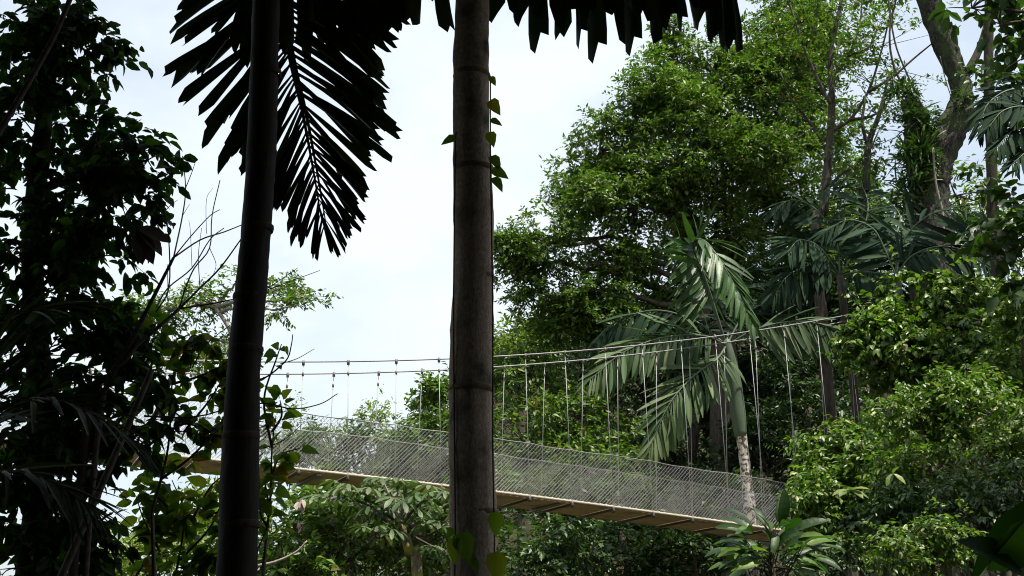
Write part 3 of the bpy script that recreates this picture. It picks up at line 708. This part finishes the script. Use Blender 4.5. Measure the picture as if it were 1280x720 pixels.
palm_dark('dark palm fanning its fronds across the foot of the great forked trunk', (1120, 345), 26,
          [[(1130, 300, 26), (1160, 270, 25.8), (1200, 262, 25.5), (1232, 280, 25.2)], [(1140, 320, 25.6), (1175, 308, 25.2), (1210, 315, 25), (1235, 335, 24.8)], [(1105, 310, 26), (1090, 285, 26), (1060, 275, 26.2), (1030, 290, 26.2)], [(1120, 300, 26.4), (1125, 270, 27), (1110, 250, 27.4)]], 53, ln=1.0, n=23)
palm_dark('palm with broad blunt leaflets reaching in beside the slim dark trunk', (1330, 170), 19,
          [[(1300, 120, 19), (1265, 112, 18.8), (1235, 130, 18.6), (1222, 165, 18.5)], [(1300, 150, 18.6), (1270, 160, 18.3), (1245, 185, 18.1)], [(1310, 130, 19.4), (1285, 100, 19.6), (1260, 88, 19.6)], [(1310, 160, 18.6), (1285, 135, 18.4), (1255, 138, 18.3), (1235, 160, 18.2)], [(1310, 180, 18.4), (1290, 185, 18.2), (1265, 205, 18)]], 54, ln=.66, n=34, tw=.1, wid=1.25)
# ------------------------------------------------------------------ vine covered bank on the right, in front of the bridge end
bank = [
 ('tall heart leaved vine mass cloaking the top of the right bank', [(1160, 400, 75, 58, 21), (1230, 380, 60, 44, 21.5), (1110, 450, 52, 55, 20.5), (1200, 460, 85, 50, 20), (1275, 430, 55, 60, 20.5)], 'mound', T_HEART, .135, 61),
 ('bright shrub with small pointed leaves bulging out where the bridge deck disappears', [(1040, 580, 46, 46, 18.5), (1075, 560, 50, 40, 18.5), (1030, 640, 42, 60, 18), (1090, 620, 60, 60, 18)], 'mound', T_OVAL, .125, 62),
 ('wide sunlit shrub shelf on the middle of the right bank', [(1150, 530, 70, 40, 17.5), (1215, 510, 66, 46, 17.5), (1270, 540, 50, 56, 17), (1170, 590, 80, 50, 17)], 'mound', T_OVAL, .115, 63),
 ('low bright mound of small leaves at the foot of the right bank', [(1125, 690, 50, 28, 14), (1170, 680, 40, 26, 14)], 'mound', T_OVAL, .09, 64),
 ('shaded shrub filling the hollow below the sunlit shelf', [(1120, 660, 60, 50, 16.5), (1210, 650, 70, 50, 16), (1270, 640, 50, 60, 15.5), (1050, 710, 60, 40, 16)], 'canopy_dark', T_OVAL, .11, 65),
 ('leafy shrub spilling over the bank edge beside the right frame palms', [(1250, 470, 50, 36, 18.5), (1275, 390, 30, 40, 18)], 'mound', T_OVAL, .125, 66),
]
for lab, lb, mm, T, sz, sd_ in bank:
    rng = np.random.default_rng(sd_); lobes = [lobe_px(*l) for l in lb]
    c = np.mean([l[0] for l in lobes], 0); b = base_at(c[0], c[1] + .3)
    root = thing('vine_covered_shrub', lab, 'shrub', b, 'shrubs on the right bank')
    for i, (lc, lr) in enumerate(lobes):
        g0 = base_at(b[0] + rng.normal() * .3, b[1] + rng.normal() * .3); g0[2] -= .1
        tube('stem', bez(g0, lc, np.array([0, 0, .5]), 8), np.linspace(.07, .02, 8), M['bark'], root, 7)
    crown(root, lobes, rng, T, M[mm], dens=17, twigs=4, tl=.24, K=6, size=sz * .74, n_leaf=240, inner=.3, lumps=.3, limb_r=.03, droop=.3, subl=8, subf=.42)
    # long shoots that break the outline
    C, O = clump_centres(lobes, 2.2, rng, 0, .35); k = O[:, 2] > -.1; C, O = C[k], O[k]
    P, D, Nr, s_ = spray(C + O * .18 + UP * .1, nrm(O + UP * .5), rng, 1, .5, 8, sz * .68)
    leaf_mesh('shoots', P, D, Nr, s_, T, M[mm], root, rng)

# slim dark trunk and broad leaved tree at the right frame edge
def slim_trunk():
    rng = np.random.default_rng(67); Y = 24
    b = at(1246, 420, Y); b[2] = ground_z(b[0], b[1])
    root = thing('slim_tree', 'slim dark straight trunk with leafy tufts near the right palm', 'tree', b)
    tube('trunk', smooth_pts(np.vstack([b, poly([(1246, 320), (1241, 250), (1239, 180), (1236, 110), (1236, 40), (1236, -60)], Y)]), 4), np.array([.16, .14, .12, .12, .11, .10, .08]), M['bark_dark'], root, 9, .05, rng)
    lobes = [lobe_px(*l) for l in [(1238, 215, 22, 16, 23.6), (1228, 105, 12, 18, 23.8), (1240, -60, 40, 24, 24)]]
    crown(root, lobes, rng, T_OVAL, M['canopy_dark'], dens=6, twigs=3, tl=.4, K=5, size=.2, branch=False)
slim_trunk()
def edge_tree():
    rng = np.random.default_rng(68); b = base_at(at(1340, 400, 15)[0], 15)
    root = thing('magnolia_like_tree', 'broad leaved tree leaning in from beyond the right edge with blunt dark leaves', 'tree', b)
    t = at(1340, 40, 15); tube('trunk', smooth_pts(np.array([b, (b + t) / 2 + [.2, 0, 0], t]), 5), [.16, .12, .07], M['bark'], root, 10)
    lobes = [lobe_px(*l) for l in [(1250, 30, 44, 34, 15), (1215, 10, 40, 22, 15), (1285, 70, 36, 30, 14.6), (1262, 250, 36, 34, 15), (1285, 330, 40, 46, 14.6), (1240, 300, 22, 30, 15.2), (1345, 30, 50, 44, 15), (1335, 170, 40, 50, 15)]]
    fork = smooth_pts(np.array([b, t]), 12)
    crown(root, lobes, rng, T_WIDE, M['canopy_dark'], dens=4, twigs=3, tl=.4, K=6, size=.2, n_leaf=280, fork=fork, limb_r=.04, inner=.2)
edge_tree()

# cecropia under the bridge
def cecropia():
    rng = np.random.default_rng(71); Y = 19.5
    b = at(524, 800, Y); b[2] = ground_z(b[0], b[1])
    root = thing('cecropia_tree', 'small tree with star shaped hand leaves and mossy yellow stem below the bridge deck', 'tree', b)
    tube('trunk', smooth_pts(np.vstack([b, poly([(522, 730), (512, 690), (502, 655)], Y)]), 4), [.12, .09, .085, .075], M['moss_trunk'], root, 10, .05, rng)
    tips = [(498, 615), (460, 640), (535, 625), (480, 605), (550, 660), (520, 640), (440, 615), (560, 618), (470, 665), (505, 630), (410, 625), (555, 690)]
    P_, D_, N_, S_ = [], [], [], []; pt_ = []
    for i, (x, y) in enumerate(tips):
        e = at(x, y, Y + rng.uniform(-.8, .8)); s = at(502 + rng.normal() * 4, 660, Y)
        tube('limb', bez(s, e, np.array([0, 0, -.15 if y > 625 else .2]) + rng.normal(size=3) * .12, 9), np.linspace(.035, .014, 9), M['twig_pale' if i % 3 == 0 else 'twig'], root, 6)
        for j in range(7):
            a = 6.28 * (j / 7 + rng.random() * .1); d = nrm(np.array([math.cos(a), math.sin(a), .25 + rng.normal() * .2])); l_ = rng.uniform(.2, .34)
            p = e + d * l_; pt_.append((bez(e, p, UP * .04, 4), [.006, .006, .005, .005]))
            P_.append(p); D_.append(d - UP * .3); N_.append(UP + rng.normal(size=3) * .25 + d * .35); S_.append(rng.uniform(.2, .32))
    tubes('petioles', pt_, M['twig_pale'], root, 4)['kind'] = 'stuff'
    leaf_objs('leaf', np.array(P_), np.array(D_), np.array(N_), np.array(S_), T_PALM8, M['greyleaf'], root)
cecropia()
# pale dead twig crossing below the bridge
tag(tube('dead_branch', smooth_pts(poly([(318, 708), (345, 702), (370, 690), (384, 676)], 17), 5), [.022, .012], M['twig_pale'], None, 7), 'bare pale dead branch curving up under the left part of the deck', 'branch')
for (px, py, Y, m_, lab, s) in ((376, 634, 17.5, 'paledead', 'pale crumpled dead leaf caught in the greenery below the deck', .13), (372, 662, 17.5, 'dead', 'brown curled dead leaf hanging under the pale one', .14)):
    rng = np.random.default_rng(int(px)); c = at(px, py - 8, Y); n = 9
    D = nrm(rng.normal(size=(n, 3)) * [.45, .45, .2] - UP); root = thing('withered_leaf', lab, 'dead leaf', c)
    leaf_objs('leaf_lobe', c + rng.normal(size=(n, 3)) * .02, D, rng.normal(size=(n, 3)), s * rng.uniform(.7, 1.2, n), T_WIDE, M[m_], root)
# ------------------------------------------------------------------ foreground palms
def near_palm_centre():
    rng = np.random.default_rng(81); Y = 5.2
    P = poly([(590.5, 900), (590.5, 720), (590.5, 600), (590, 480), (590.5, 345), (590.5, 210), (590, 95), (590, 0), (589, -150), (588, -260)], Y)
    b = base_at(P[0][0], Y); P = np.vstack([b - UP * .1, P])
    root = thing('palm_tree', 'ringed grey brown palm trunk standing alone in front of the bridge', 'palm', b)
    k = [mpp(590, y, Y) for y in (900, 720, 600, 480, 345, 210, 95, 0, -150, -260)]
    wpx = np.array([62, 59, 57, 55, 51, 48, 44.5, 42.5, 39, 37]); wv = np.r_[wpx[0] * k[0] / 2, wpx * k / 2]
    zs = [at(590, y, Y)[2] for y in (640, 487, 347, 212, 95, -30, -160)]
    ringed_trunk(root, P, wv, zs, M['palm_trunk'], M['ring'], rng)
    for z in zs: pass
    c = P[-1]
    # crown above the frame: two low fronds whose torn leaflets hang into the picture, others above
    kw = dict(kind='torn', rm=M['palm_trunk_dark'], r0=.02)
    def fr(pts, **k2):
        frond(root, np.vstack([c, poly(pts)]), M['palm_near'], rng, **{**kw, **k2})
    H_ = dict(droop=2.6, nvec=np.array([0, -.3, 1]), plane=.10, bow=np.array([0, -1.3, -.3]))
    fr([(625, -170, 5.35), (690, -150, 5.35), (780, -128, 5.3), (860, -100, 5.25), (905, -55, 5.2)], n=16, ln=.88, ang=(85, 40), wid=.62, start=.13, lens=(1.0, .95, .6), **H_)
    fr([(565, -170, 5.35), (520, -150, 5.35), (450, -132, 5.3), (390, -120, 5.25), (340, -100, 5.2)], n=16, ln=.88, ang=(85, 55), wid=.62, start=.13, lens=(1.0, .95, .85), **H_)
    for a in (20, 75, 130, 190, 240, 300, 340):                    # the rest of the crown, above the picture
        d = np.array([math.cos(R(a)), math.sin(R(a)), 0])
        Pq = np.array([c, c + d * .5 + UP * .7, c + d * 1.2 + UP * 1.0, c + d * 1.9 + UP * .95, c + d * 2.5 + UP * .6])
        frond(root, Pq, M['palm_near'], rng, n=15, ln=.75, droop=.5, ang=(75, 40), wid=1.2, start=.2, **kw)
near_palm_centre()

def near_palm_left():
    rng = np.random.default_rng(82); Y = 4.4
    P = poly([(282, 900), (293, 720), (299, 600), (306, 480), (316, 345), (322, 240), (328, 130), (335, 0), (341, -130), (346, -230)], Y)
    b = base_at(P[0][0] - .02, Y); P = np.vstack([b - UP * .1, P])
    root = thing('palm_tree', 'near black leaning palm trunk with a big frond hanging behind it', 'palm', b)
    k = [mpp(300, y, Y) for y in (900, 720, 600, 480, 345, 240, 130, 0, -130, -230)]
    wpx = np.array([54, 51, 47, 43, 37.5, 37, 35.5, 34, 32, 31]); wv = np.r_[wpx[0] * k[0] / 2, wpx * k / 2]
    zs = [at(300, y, Y)[2] for y in (655, 545, 437, 372, 285, 190, 90, -20, -120)]
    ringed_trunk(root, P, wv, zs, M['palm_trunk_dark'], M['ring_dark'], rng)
    c = P[-1]; kw = dict(kind='torn', rm=M['palm_trunk_dark'], r0=.016)
    # the big frond seen from below, hanging behind the trunk
    Pf = np.vstack([c, poly([(348, -90, 5.1), (352, 0, 5.35), (362, 70, 5.5), (378, 140, 5.55), (392, 215, 5.5), (402, 275, 5.4)])])
    frond(root, Pf, M['palm_near'], rng, n=40, ln=.71, droop=.05, ang=(98, 14), nvec=np.array([.05, -1, .15]), wid=.4, start=.28, lens=(.8, 1.0, .34), plane=.10, bow=np.array([0, -.6, .2]), **kw)
    frond(root, Pf + np.array([.015, .03, 0]), M['palm_near'], rng, n=26, ln=.68, droop=.12, ang=(84, 20), nvec=np.array([.15, -1, .1]), wid=.36, start=.3, lens=(.85, .95, .3), plane=.3, bow=np.array([0, -.6, .2]), **kw)
    for a in (10, 60, 160, 215, 265, 320):
        d = np.array([math.cos(R(a)), math.sin(R(a)), 0])
        Pq = np.array([c, c + d * .4 + UP * .7, c + d * 1.0 + UP * 1.05, c + d * 1.7 + UP * 1.0, c + d * 2.3 + UP * .65])
        frond(root, Pq, M['palm_near'], rng, n=15, ln=.7, droop=.5, ang=(75, 40), wid=1.2, start=.2, **kw)
near_palm_left()

# climbing vine leaves on the centre trunk
def trunk_vine():
    rng = np.random.default_rng(83); Y = 5.12
    root = thing('climbing_vine', 'sparse climbing vine with holed leaves clinging to the ringed palm trunk', 'vine', base_at(0, 5.1))
    for pts in ([(612, 760), (618, 700), (616, 560), (616, 400), (614, 250), (613, 180), (613, 95)], [(568, 740), (569, 640), (567, 400), (569, 200), (570, 165)]):
        tube('stem', smooth_pts(poly(pts, Y), 5), .0035, M['twig'], root, 5)
    Ls = [(613, 125, 45, .085, -60), (612, 165, 20, .075, -75), (570, 172, 22, .075, 200), (614, 195, 30, .08, -55), (615, 212, 35, .085, -25), (616, 222, 20, .08, -50), (613, 150, 12, .06, -20), (613, 96, 15, .05, -60),
          (571, 672, 20, .11, -100), (576, 665, 20, .13, -75), (592, 698, 10, .055, -80), (618, 690, 18, .13, -80), (566, 660, 10, .05, -120), (621, 640, 10, .1, -95)]
    P, D, Nr, S_ = [], [], [], []
    for px, py, _, s, a in Ls:
        P.append(at(px, py, Y - .06)); D.append([math.cos(R(a)), -.12, math.sin(R(a))]); Nr.append([rng.normal() * .3, -1, .4]); S_.append(s)
    leaf_objs('leaf', np.array(P), np.array(D), np.array(Nr), np.array(S_), T_HEART, M['vine'], root)
trunk_vine()

# ------------------------------------------------------------------ dark tree at the left edge
def left_tree():
    rng = np.random.default_rng(84)
    b = base_at(at(20, 700, 7.2)[0], 7.2)
    root = thing('understory_tree', 'dense black silhouetted broadleaf tree filling the left edge of the view', 'tree', b)
    P = np.vstack([b, poly([(40, 700), (50, 500), (40, 300), (60, 100), (70, -100)], 7.2)]); Q = smooth_pts(P, 5)
    tube('trunk', Q, [.1, .08, .06, .04], M['bark_dark'], root, 9, .04, rng)
    lobes = [lobe_px(*l) for l in [(40, 40, 80, 60, 7), (110, 70, 55, 55, 7), (30, 150, 70, 60, 7.2), (120, 180, 70, 55, 7), (185, 200, 32, 34, 6.8), (60, 260, 80, 60, 7.1), (150, 255, 50, 40, 6.9),
             (40, 350, 80, 60, 7.2), (125, 320, 50, 50, 7), (60, 440, 90, 60, 7.1), (150, 430, 50, 50, 7.1), (40, 540, 70, 60, 7.2), (50, 640, 70, 60, 7.2), (110, 520, 50, 44, 7.3), (20, 710, 60, 40, 7), (100, 690, 40, 34, 7.3), (20, 580, 60, 50, 6.9), (100, 580, 50, 34, 7.0), (160, 545, 36, 26, 7.1), (110, 640, 40, 30, 7.2), (175, 480, 34, 30, 7.0)]]
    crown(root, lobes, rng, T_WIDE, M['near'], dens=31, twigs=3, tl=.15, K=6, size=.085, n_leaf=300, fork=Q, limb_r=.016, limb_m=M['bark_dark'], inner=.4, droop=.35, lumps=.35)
left_tree()
for pts, Y, r, lab in (([(-20, 195), (0, 163), (40, 95), (70, 40), (95, -20)], 6.2, .019, 'grey leaning pole-like stem crossing the dark leaves at the top left'),
                       ([(60, 760), (90, 690), (130, 600), (165, 520), (190, 462)], 6.4, .021, 'grey straight dead stem leaning right through the dark foliage'),
                       ([(85, 580), (130, 565), (165, 540), (190, 526), (215, 470)], 7.4, .02, 'pale crooked branch running up to the right behind the dead stem')):
    P = smooth_pts(poly(pts, Y), 5); tag(tube('leaning_stem', P, [r, r * .8], M['twig'], None, 9), lab, 'branch')

# dark low palm with narrow leaflets at the lower left
def low_palm():
    rng = np.random.default_rng(85); Y = 5.6; c = at(-60, 600, Y); b = base_at(c[0], Y)
    root = thing('low_palm', 'dark low palm with stiff narrow leaflets sticking out at the lower left', 'palm', b)
    tube('trunk', np.array([b, c]), [.06, .05], M['bark_dark'], root, 9)
    for pts in ([(0, 520, 5.6), (60, 500, 5.5), (120, 520, 5.4), (175, 560, 5.4)], [(0, 420, 5.6), (60, 385, 5.5), (120, 380, 5.5)], [(0, 590, 5.5), (60, 600, 5.4), (120, 640, 5.3)]):
        frond(root, np.vstack([c, poly(pts)]), M['palm_near'], rng, n=17, ln=.42, droop=.02, ang=(55, 18), kind='lance', r0=.009, nvec=np.array([.1, -.3, .95]), wid=.6, rm=M['palm_trunk_dark'])
low_palm()

# bare branching shrub and withered leaf against the sky
def bare_shrub():
    rng = np.random.default_rng(86); Y = 6.8
    b = base_at(at(120, 640, Y)[0], Y)
    root = thing('bare_shrub', 'leafless dark branching shrub forked against the white sky beside the left palm', 'shrub', b)
    tube('stem', smooth_pts(np.vstack([b, poly([(105, 560), (140, 470), (168, 418), (190, 375), (217, 322)], Y)]), 5), [.03, .026, .02, .013, .009], M['bark_dark'], root, 8, .05, rng)
    tube('stem', smooth_pts(np.vstack([b + [.05, .1, 0], poly([(120, 560), (160, 448), (195, 412), (224, 386)], Y)]), 5), [.02, .017, .014, .011, .009], M['twig'], root, 8, .05, rng)
    br = [([(217, 322), (228, 270), (232, 235), (228, 195)], .005), ([(217, 322), (250, 300), (280, 290), (305, 280)], .0055), ([(217, 322), (238, 296), (262, 270), (275, 262)], .004), ([(224, 386), (250, 360), (275, 335), (302, 298)], .007), ([(224, 386), (262, 380), (297, 373)], .006),
          ([(195, 385), (210, 360), (240, 335), (262, 300), (280, 285)], .005), ([(224, 386), (232, 360), (243, 335), (262, 310), (265, 270), (275, 225)], .005), ([(195, 390), (211, 360), (211, 300), (205, 265), (188, 245)], .005), ([(210, 360), (209, 330)], .003),
          ([(232, 235), (240, 215), (245, 200)], .003), ([(250, 360), (248, 320), (252, 285)], .003), ([(205, 265), (215, 255), (222, 250)], .0025), ([(262, 310), (270, 330), (266, 345)], .0025), ([(335, 360), (350, 350), (372, 335)], .003), ([(335, 362), (362, 352), (400, 338)], .003), ([(240, 460), (258, 430), (290, 405)], .004), ([(238, 460), (243, 420), (248, 395)], .0035),
          ([(228, 270), (237, 255)], .002), ([(275, 335), (292, 340)], .002), ([(240, 335), (238, 290), (236, 275)], .002), ([(258, 292), (258, 250), (266, 235)], .002)]
    for pts, r in br: tube('twig', smooth_pts(poly(pts, Y + rng.normal() * .06), 4), [r, r * .55], M['twig_pale' if rng.random() < .2 else 'bark_dark'], root, 6)
bare_shrub()
def withered():
    rng = np.random.default_rng(87); Y = 6.7; c = at(172, 284, Y)
    root = thing('withered_leaf', 'large withered black leaf hanging curled from a bare twig', 'dead leaf', c)
    D = [(.25, -.1, -1), (.45, 0, -.9), (.05, .1, -1), (.7, .1, -.6), (1, 0, -.35), (-.15, 0, -1), (.3, .2, -1)]; S_ = [.23, .24, .17, .22, .21, .11, .2]
    leaf_objs('leaf_lobe', np.tile(c, (7, 1)), np.array(D), np.array([(rng.normal() * .4, -1, .5) for _ in D]), np.array(S_), T_OVAL, M['dead'], root)
    tube('petiole', smooth_pts(poly([(165, 262), (168, 275), (172, 284)], Y), 3), .003, M['bark_dark'], root, 5)
withered()

# leafy saplings and vines in front of the bridge's left end
def sapling(label, seed, branches, Y, size, per, m='vine', base_px=(250, 900), nper=3):
    rng = np.random.default_rng(seed); b = base_at(at(*base_px, Y)[0], Y)
    root = thing('sapling', label, 'sapling', b)
    P_, D_, N_, S_ = [], [], [], []
    for pts in branches:
        Q = smooth_pts(poly([(p[0], p[1], Y + (p[2] if len(p) > 2 else 0)) for p in pts]), 6)
        tube('branch', Q, [.009, .003], M['twig'], root, 6)
        T_ = nrm(np.gradient(Q, axis=0))
        for i in range(per):
            j = rng.integers(len(Q) // 5, len(Q)); d = nrm(T_[j] * .4 + rng.normal(size=3) * [1, .7, .5] - UP * .5)
            P_.append(Q[j] + d * .03); D_.append(d); N_.append(nrm(UP * .5 + np.array([0, -.5, 0]) + rng.normal(size=3) * .45)); S_.append(size * rng.uniform(.6, 1.25))
    tube('stem', smooth_pts(np.vstack([b, poly([branches[0][0][:2]], Y)]), 4), [.02, .012], M['twig'], root, 7)
    leaf_objs('leaf', np.array(P_), np.array(D_), np.array(N_), np.array(S_), T_HEART if seed % 2 else T_WIDE, M[m], root)
sapling('loose leafy sapling with backlit green leaves hanging between the dark tree and the left palm', 91,
        [[(190, 640), (210, 560), (215, 480), (225, 430)], [(200, 600), (240, 570), (275, 530), (290, 500)], [(180, 560), (230, 530), (262, 540), (290, 520)], [(170, 520), (190, 450), (170, 400), (140, 370)], [(215, 480), (250, 470), (280, 455), (290, 440)],
         [(205, 520), (180, 480), (190, 430), (200, 400)], [(225, 455), (240, 420), (262, 430)], [(150, 470), (160, 420), (150, 385)], [(230, 540), (262, 500), (280, 470)], [(140, 540), (170, 500), (200, 490)]], 7.2, .10, 42)
sapling('leafy sapling with drooping yellow green leaves below the bridge deck beside the left palm', 92,
        [[(210, 760), (225, 690), (230, 640), (215, 600)], [(225, 700), (262, 660), (280, 620)], [(220, 720), (250, 700), (275, 690)], [(200, 690), (180, 650), (170, 620)], [(240, 650), (262, 610), (285, 590)], [(170, 720), (195, 680), (215, 650)], [(215, 640), (190, 610), (180, 585)], [(262, 640), (290, 650), (270, 700)]], 7.6, .115, 38, 'vine', (210, 900))
sapling('thin sapling with bright leaves peeping out on the right side of the left palm', 93,
        [[(330, 700), (338, 620), (340, 560), (345, 520)], [(338, 600), (350, 570), (375, 560)], [(340, 560), (330, 500), (345, 450), (352, 430)], [(338, 640), (332, 600), (350, 590)], [(340, 540), (352, 520), (350, 500)], [(335, 660), (325, 640), (332, 620)]], 7.0, .085, 22, 'vine', (320, 900))
for pts, r, lab in (([(318, 476), (335, 470), (358, 450), (364, 432), (366, 418)], .0055, 'dark upcurved bare twig just right of the left palm'), ([(350, 455), (372, 448), (393, 436)], .003, 'fine forked twig tip beside the upcurved twig'),
                    ([(290, 510), (330, 504), (366, 511), (400, 505), (422, 492)], .005, 'long bare twig sweeping out over the bridge mesh'), ([(180, 520), (230, 522), (270, 515), (300, 498)], .006, 'dark bare twig arching towards the left palm from the left'),
                    ([(330, 560), (355, 550), (378, 530)], .0035, 'short bare twig in front of the netting'), ([(190, 538), (235, 540), (262, 545), (292, 520)], .004, 'thin bare twig drooping below the arching one'),
                    ([(300, 720), (320, 690), (335, 655), (332, 640)], .006, 'dark twig at the foot of the left palm')):
    tag(tube('bare_twig', smooth_pts(poly(pts, 6.9), 5), [r, r * .5], M['bark_dark'], None, 6), lab, 'twig')

# young broad leaved plant at the bottom
def young_plant():
    rng = np.random.default_rng(94); Y = 9.5; c = at(965, 705, Y); b = base_at(c[0], Y)
    root = thing('young_plant', 'young plant with a rosette of long glossy leaves in front of the bridge end', 'plant', b)
    tube('stem', np.array([b, c]), [.03, .02], M['twig'], root, 8)
    P, D, Nr, S_ = [], [], [], []; st = []
    for q in range(84):
        an = R(rng.uniform(-25, 205)); rr = rng.uniform(.02, 1) ** .7; top = at(965 + 52 * rr * math.cos(an), 702 - 50 * rr * math.sin(an), Y + rng.uniform(-.35, .35))
        out = nrm(np.array([math.cos(an), rng.uniform(-.9, .5), .35 * math.sin(an) + rng.uniform(-.25, .45)]))
        if q % 4 == 0: st.append((bez(c - UP * rng.uniform(0, .3), top, rng.normal(size=3) * .04, 5), [.007, .006, .005, .004, .003]))
        P.append(top); D.append(out); Nr.append(nrm(UP * .8 + np.array([0, -.45, 0]) + rng.normal(size=3) * .35)); S_.append(rng.uniform(.17, .30))
    tubes('petioles', st, M['bark_dark'], root, 5)['kind'] = 'stuff'
    leaf_objs('leaf', np.array(P), np.array(D), np.array(Nr), np.array(S_), T_BROADLANCE, M['young'], root)
T_BROADLANCE = blade([(.08, .03), (.2, .10), (.45, .17), (.7, .16), (.88, .10)], .4, .2)
M['young'] = leaf_mat('young_plant_leaf', [(0, (.012, .036, .007)), (.65, (.026, .07, .010)), (1, (.11, .19, .025))], .45, .35, spec=.3)
young_plant()
def single_leaf(px, py, Y, d, nvec, s, T, m, label):
    c = at(px, py, Y); root = thing('pale_leaf_spray', label, 'leaf spray', c); n = len(d)
    leaf_objs('leaf', np.tile(c, (n, 1)), np.array(d, float), np.tile(np.array(nvec, float), (n, 1)), np.full(n, s), T, M[m], root)
single_leaf(1062, 612, 13, [(-1, -.3, -.15), (-.6, -.6, -.2), (.9, -.3, -.3), (.6, -.5, .1), (0, -.7, .1), (.3, -.6, -.25)], (0, -.4, 1), .22, T_OVAL, 'lime', 'bright pale sprig of leaves sticking out of the shaded shrub')
single_leaf(1116, 592, 13, [(-.5, -.3, -.6), (.5, -.3, -.4), (.1, -.5, .3)], (0, -.6, .8), .17, T_OVAL, 'lime', 'two pale oval leaves hanging in the hollow of the bank')

# very near dark leaves at the lower right corner
def corner_leaf():
    rng = np.random.default_rng(95); Y = 3.0; b = base_at(at(1330, 700, Y)[0], Y)
    root = thing('corner_plant', 'very dark large leaves of a plant poking into the lower right corner', 'plant', b)
    s0 = at(1330, 760, Y); tube('stem', np.array([b, s0]), .012, M['bark_dark'], root, 7)
    Ls = [((1300, 622), (1185, 700), .26, (.25, -.45, .9), .45), ((1310, 735), (1225, 665), .24, (.6, -.6, .4), 1.0), ((1310, 650), (1240, 720), .2, (.5, -.8, .2), .9)]
    for a, t, s, nv, wd in Ls:
        p = at(*a, Y); e = at(*t, Y - .05); tube('petiole', bez(s0, p, np.array([.02, 0, .03]), 6), .004, M['bark_dark'], root, 5)
        leaf_objs('leaf', np.array([p]), np.array([e - p]), np.array([nv]), np.array([s]), T_WIDE if wd > .6 else T_LANCE, M['near'], root)
corner_leaf()

# ------------------------------------------------------------------ forest behind and above the viewer (shades the foreground)
def shade_tree(label, x, y, lobes, seed, h=9):
    rng = np.random.default_rng(seed); b = base_at(x, y)
    root = thing('shade_tree', label, 'tree', b)
    t = np.array([x, y, h]); Q = smooth_pts(np.array([b - UP * .1, (b + t) / 2 + [.2, .1, 0], t]), 6)
    tube('trunk', Q, [.28, .22, .12], M['bark_dark'], root, 12, .04, rng)
    crown(root, [(np.array(c, float), np.array(r, float)) for c, r in lobes], rng, T_WIDE, M['canopy_dark'], dens=4, twigs=4, tl=.7, K=6, size=.34, fork=Q[6:], limb_r=.1, limb_m=M['bark_dark'], inner=.5)
shade_tree('tall shade tree behind the viewer whose crown roofs the clearing', -1.5, -3.5, [((-1, -2, 9.5), (3.5, 3, 1.3)), ((1.5, 1, 10.5), (3.2, 2.6, 1.1)), ((-.5, 4.5, 11), (3.6, 2.6, 1.0)), ((3, 4.5, 11), (2.6, 2.4, 1)), ((-3.5, .5, 10), (3, 2.6, 1.2)), ((3.5, -2.5, 9.5), (3, 3, 1.4))], 101, 9)
shade_tree('shade tree left of the clearing behind the dark silhouetted tree', -7.5, 2.0, [((-7, 2, 8), (2.6, 3, 2.4)), ((-6, 4.5, 10), (2.6, 2.6, 1.4)), ((-7.5, 0, 4), (2.4, 2.6, 2.4)), ((-4.5, 3.5, 11), (2.4, 2.2, 1))], 102, 9)
shade_tree('shade tree right of the clearing beyond the frame edge', 7.5, -1.0, [((7, 0, 7), (2.4, 3, 2.4)), ((6, 1.5, 9.5), (2.8, 2.6, 1.3)), ((7.5, -3, 4), (2.4, 2.6, 2.4))], 103, 8)
shade_tree('low bushy tree closing the view behind the viewer', 0.5, -7.5, [((0, -7, 4), (4, 2, 3)), ((-5, -6, 4), (3, 2, 3.4)), ((5, -6.5, 4), (3, 2, 3.4)), ((0, -6, 8), (4, 2.4, 2))], 104, 7)
shade_tree('leafy tree crowding the left flank behind the viewer', -6, -3, [((-6, -3, 3), (2.2, 2.4, 3)), ((-5.5, -3, 7.5), (2.4, 2.4, 2))], 105, 6)
shade_tree('leafy tree crowding the right flank behind the viewer', 5.5, -3.5, [((5.5, -3.5, 3), (2.2, 2.4, 3)), ((5, -3, 7), (2.4, 2.4, 2))], 106, 6)
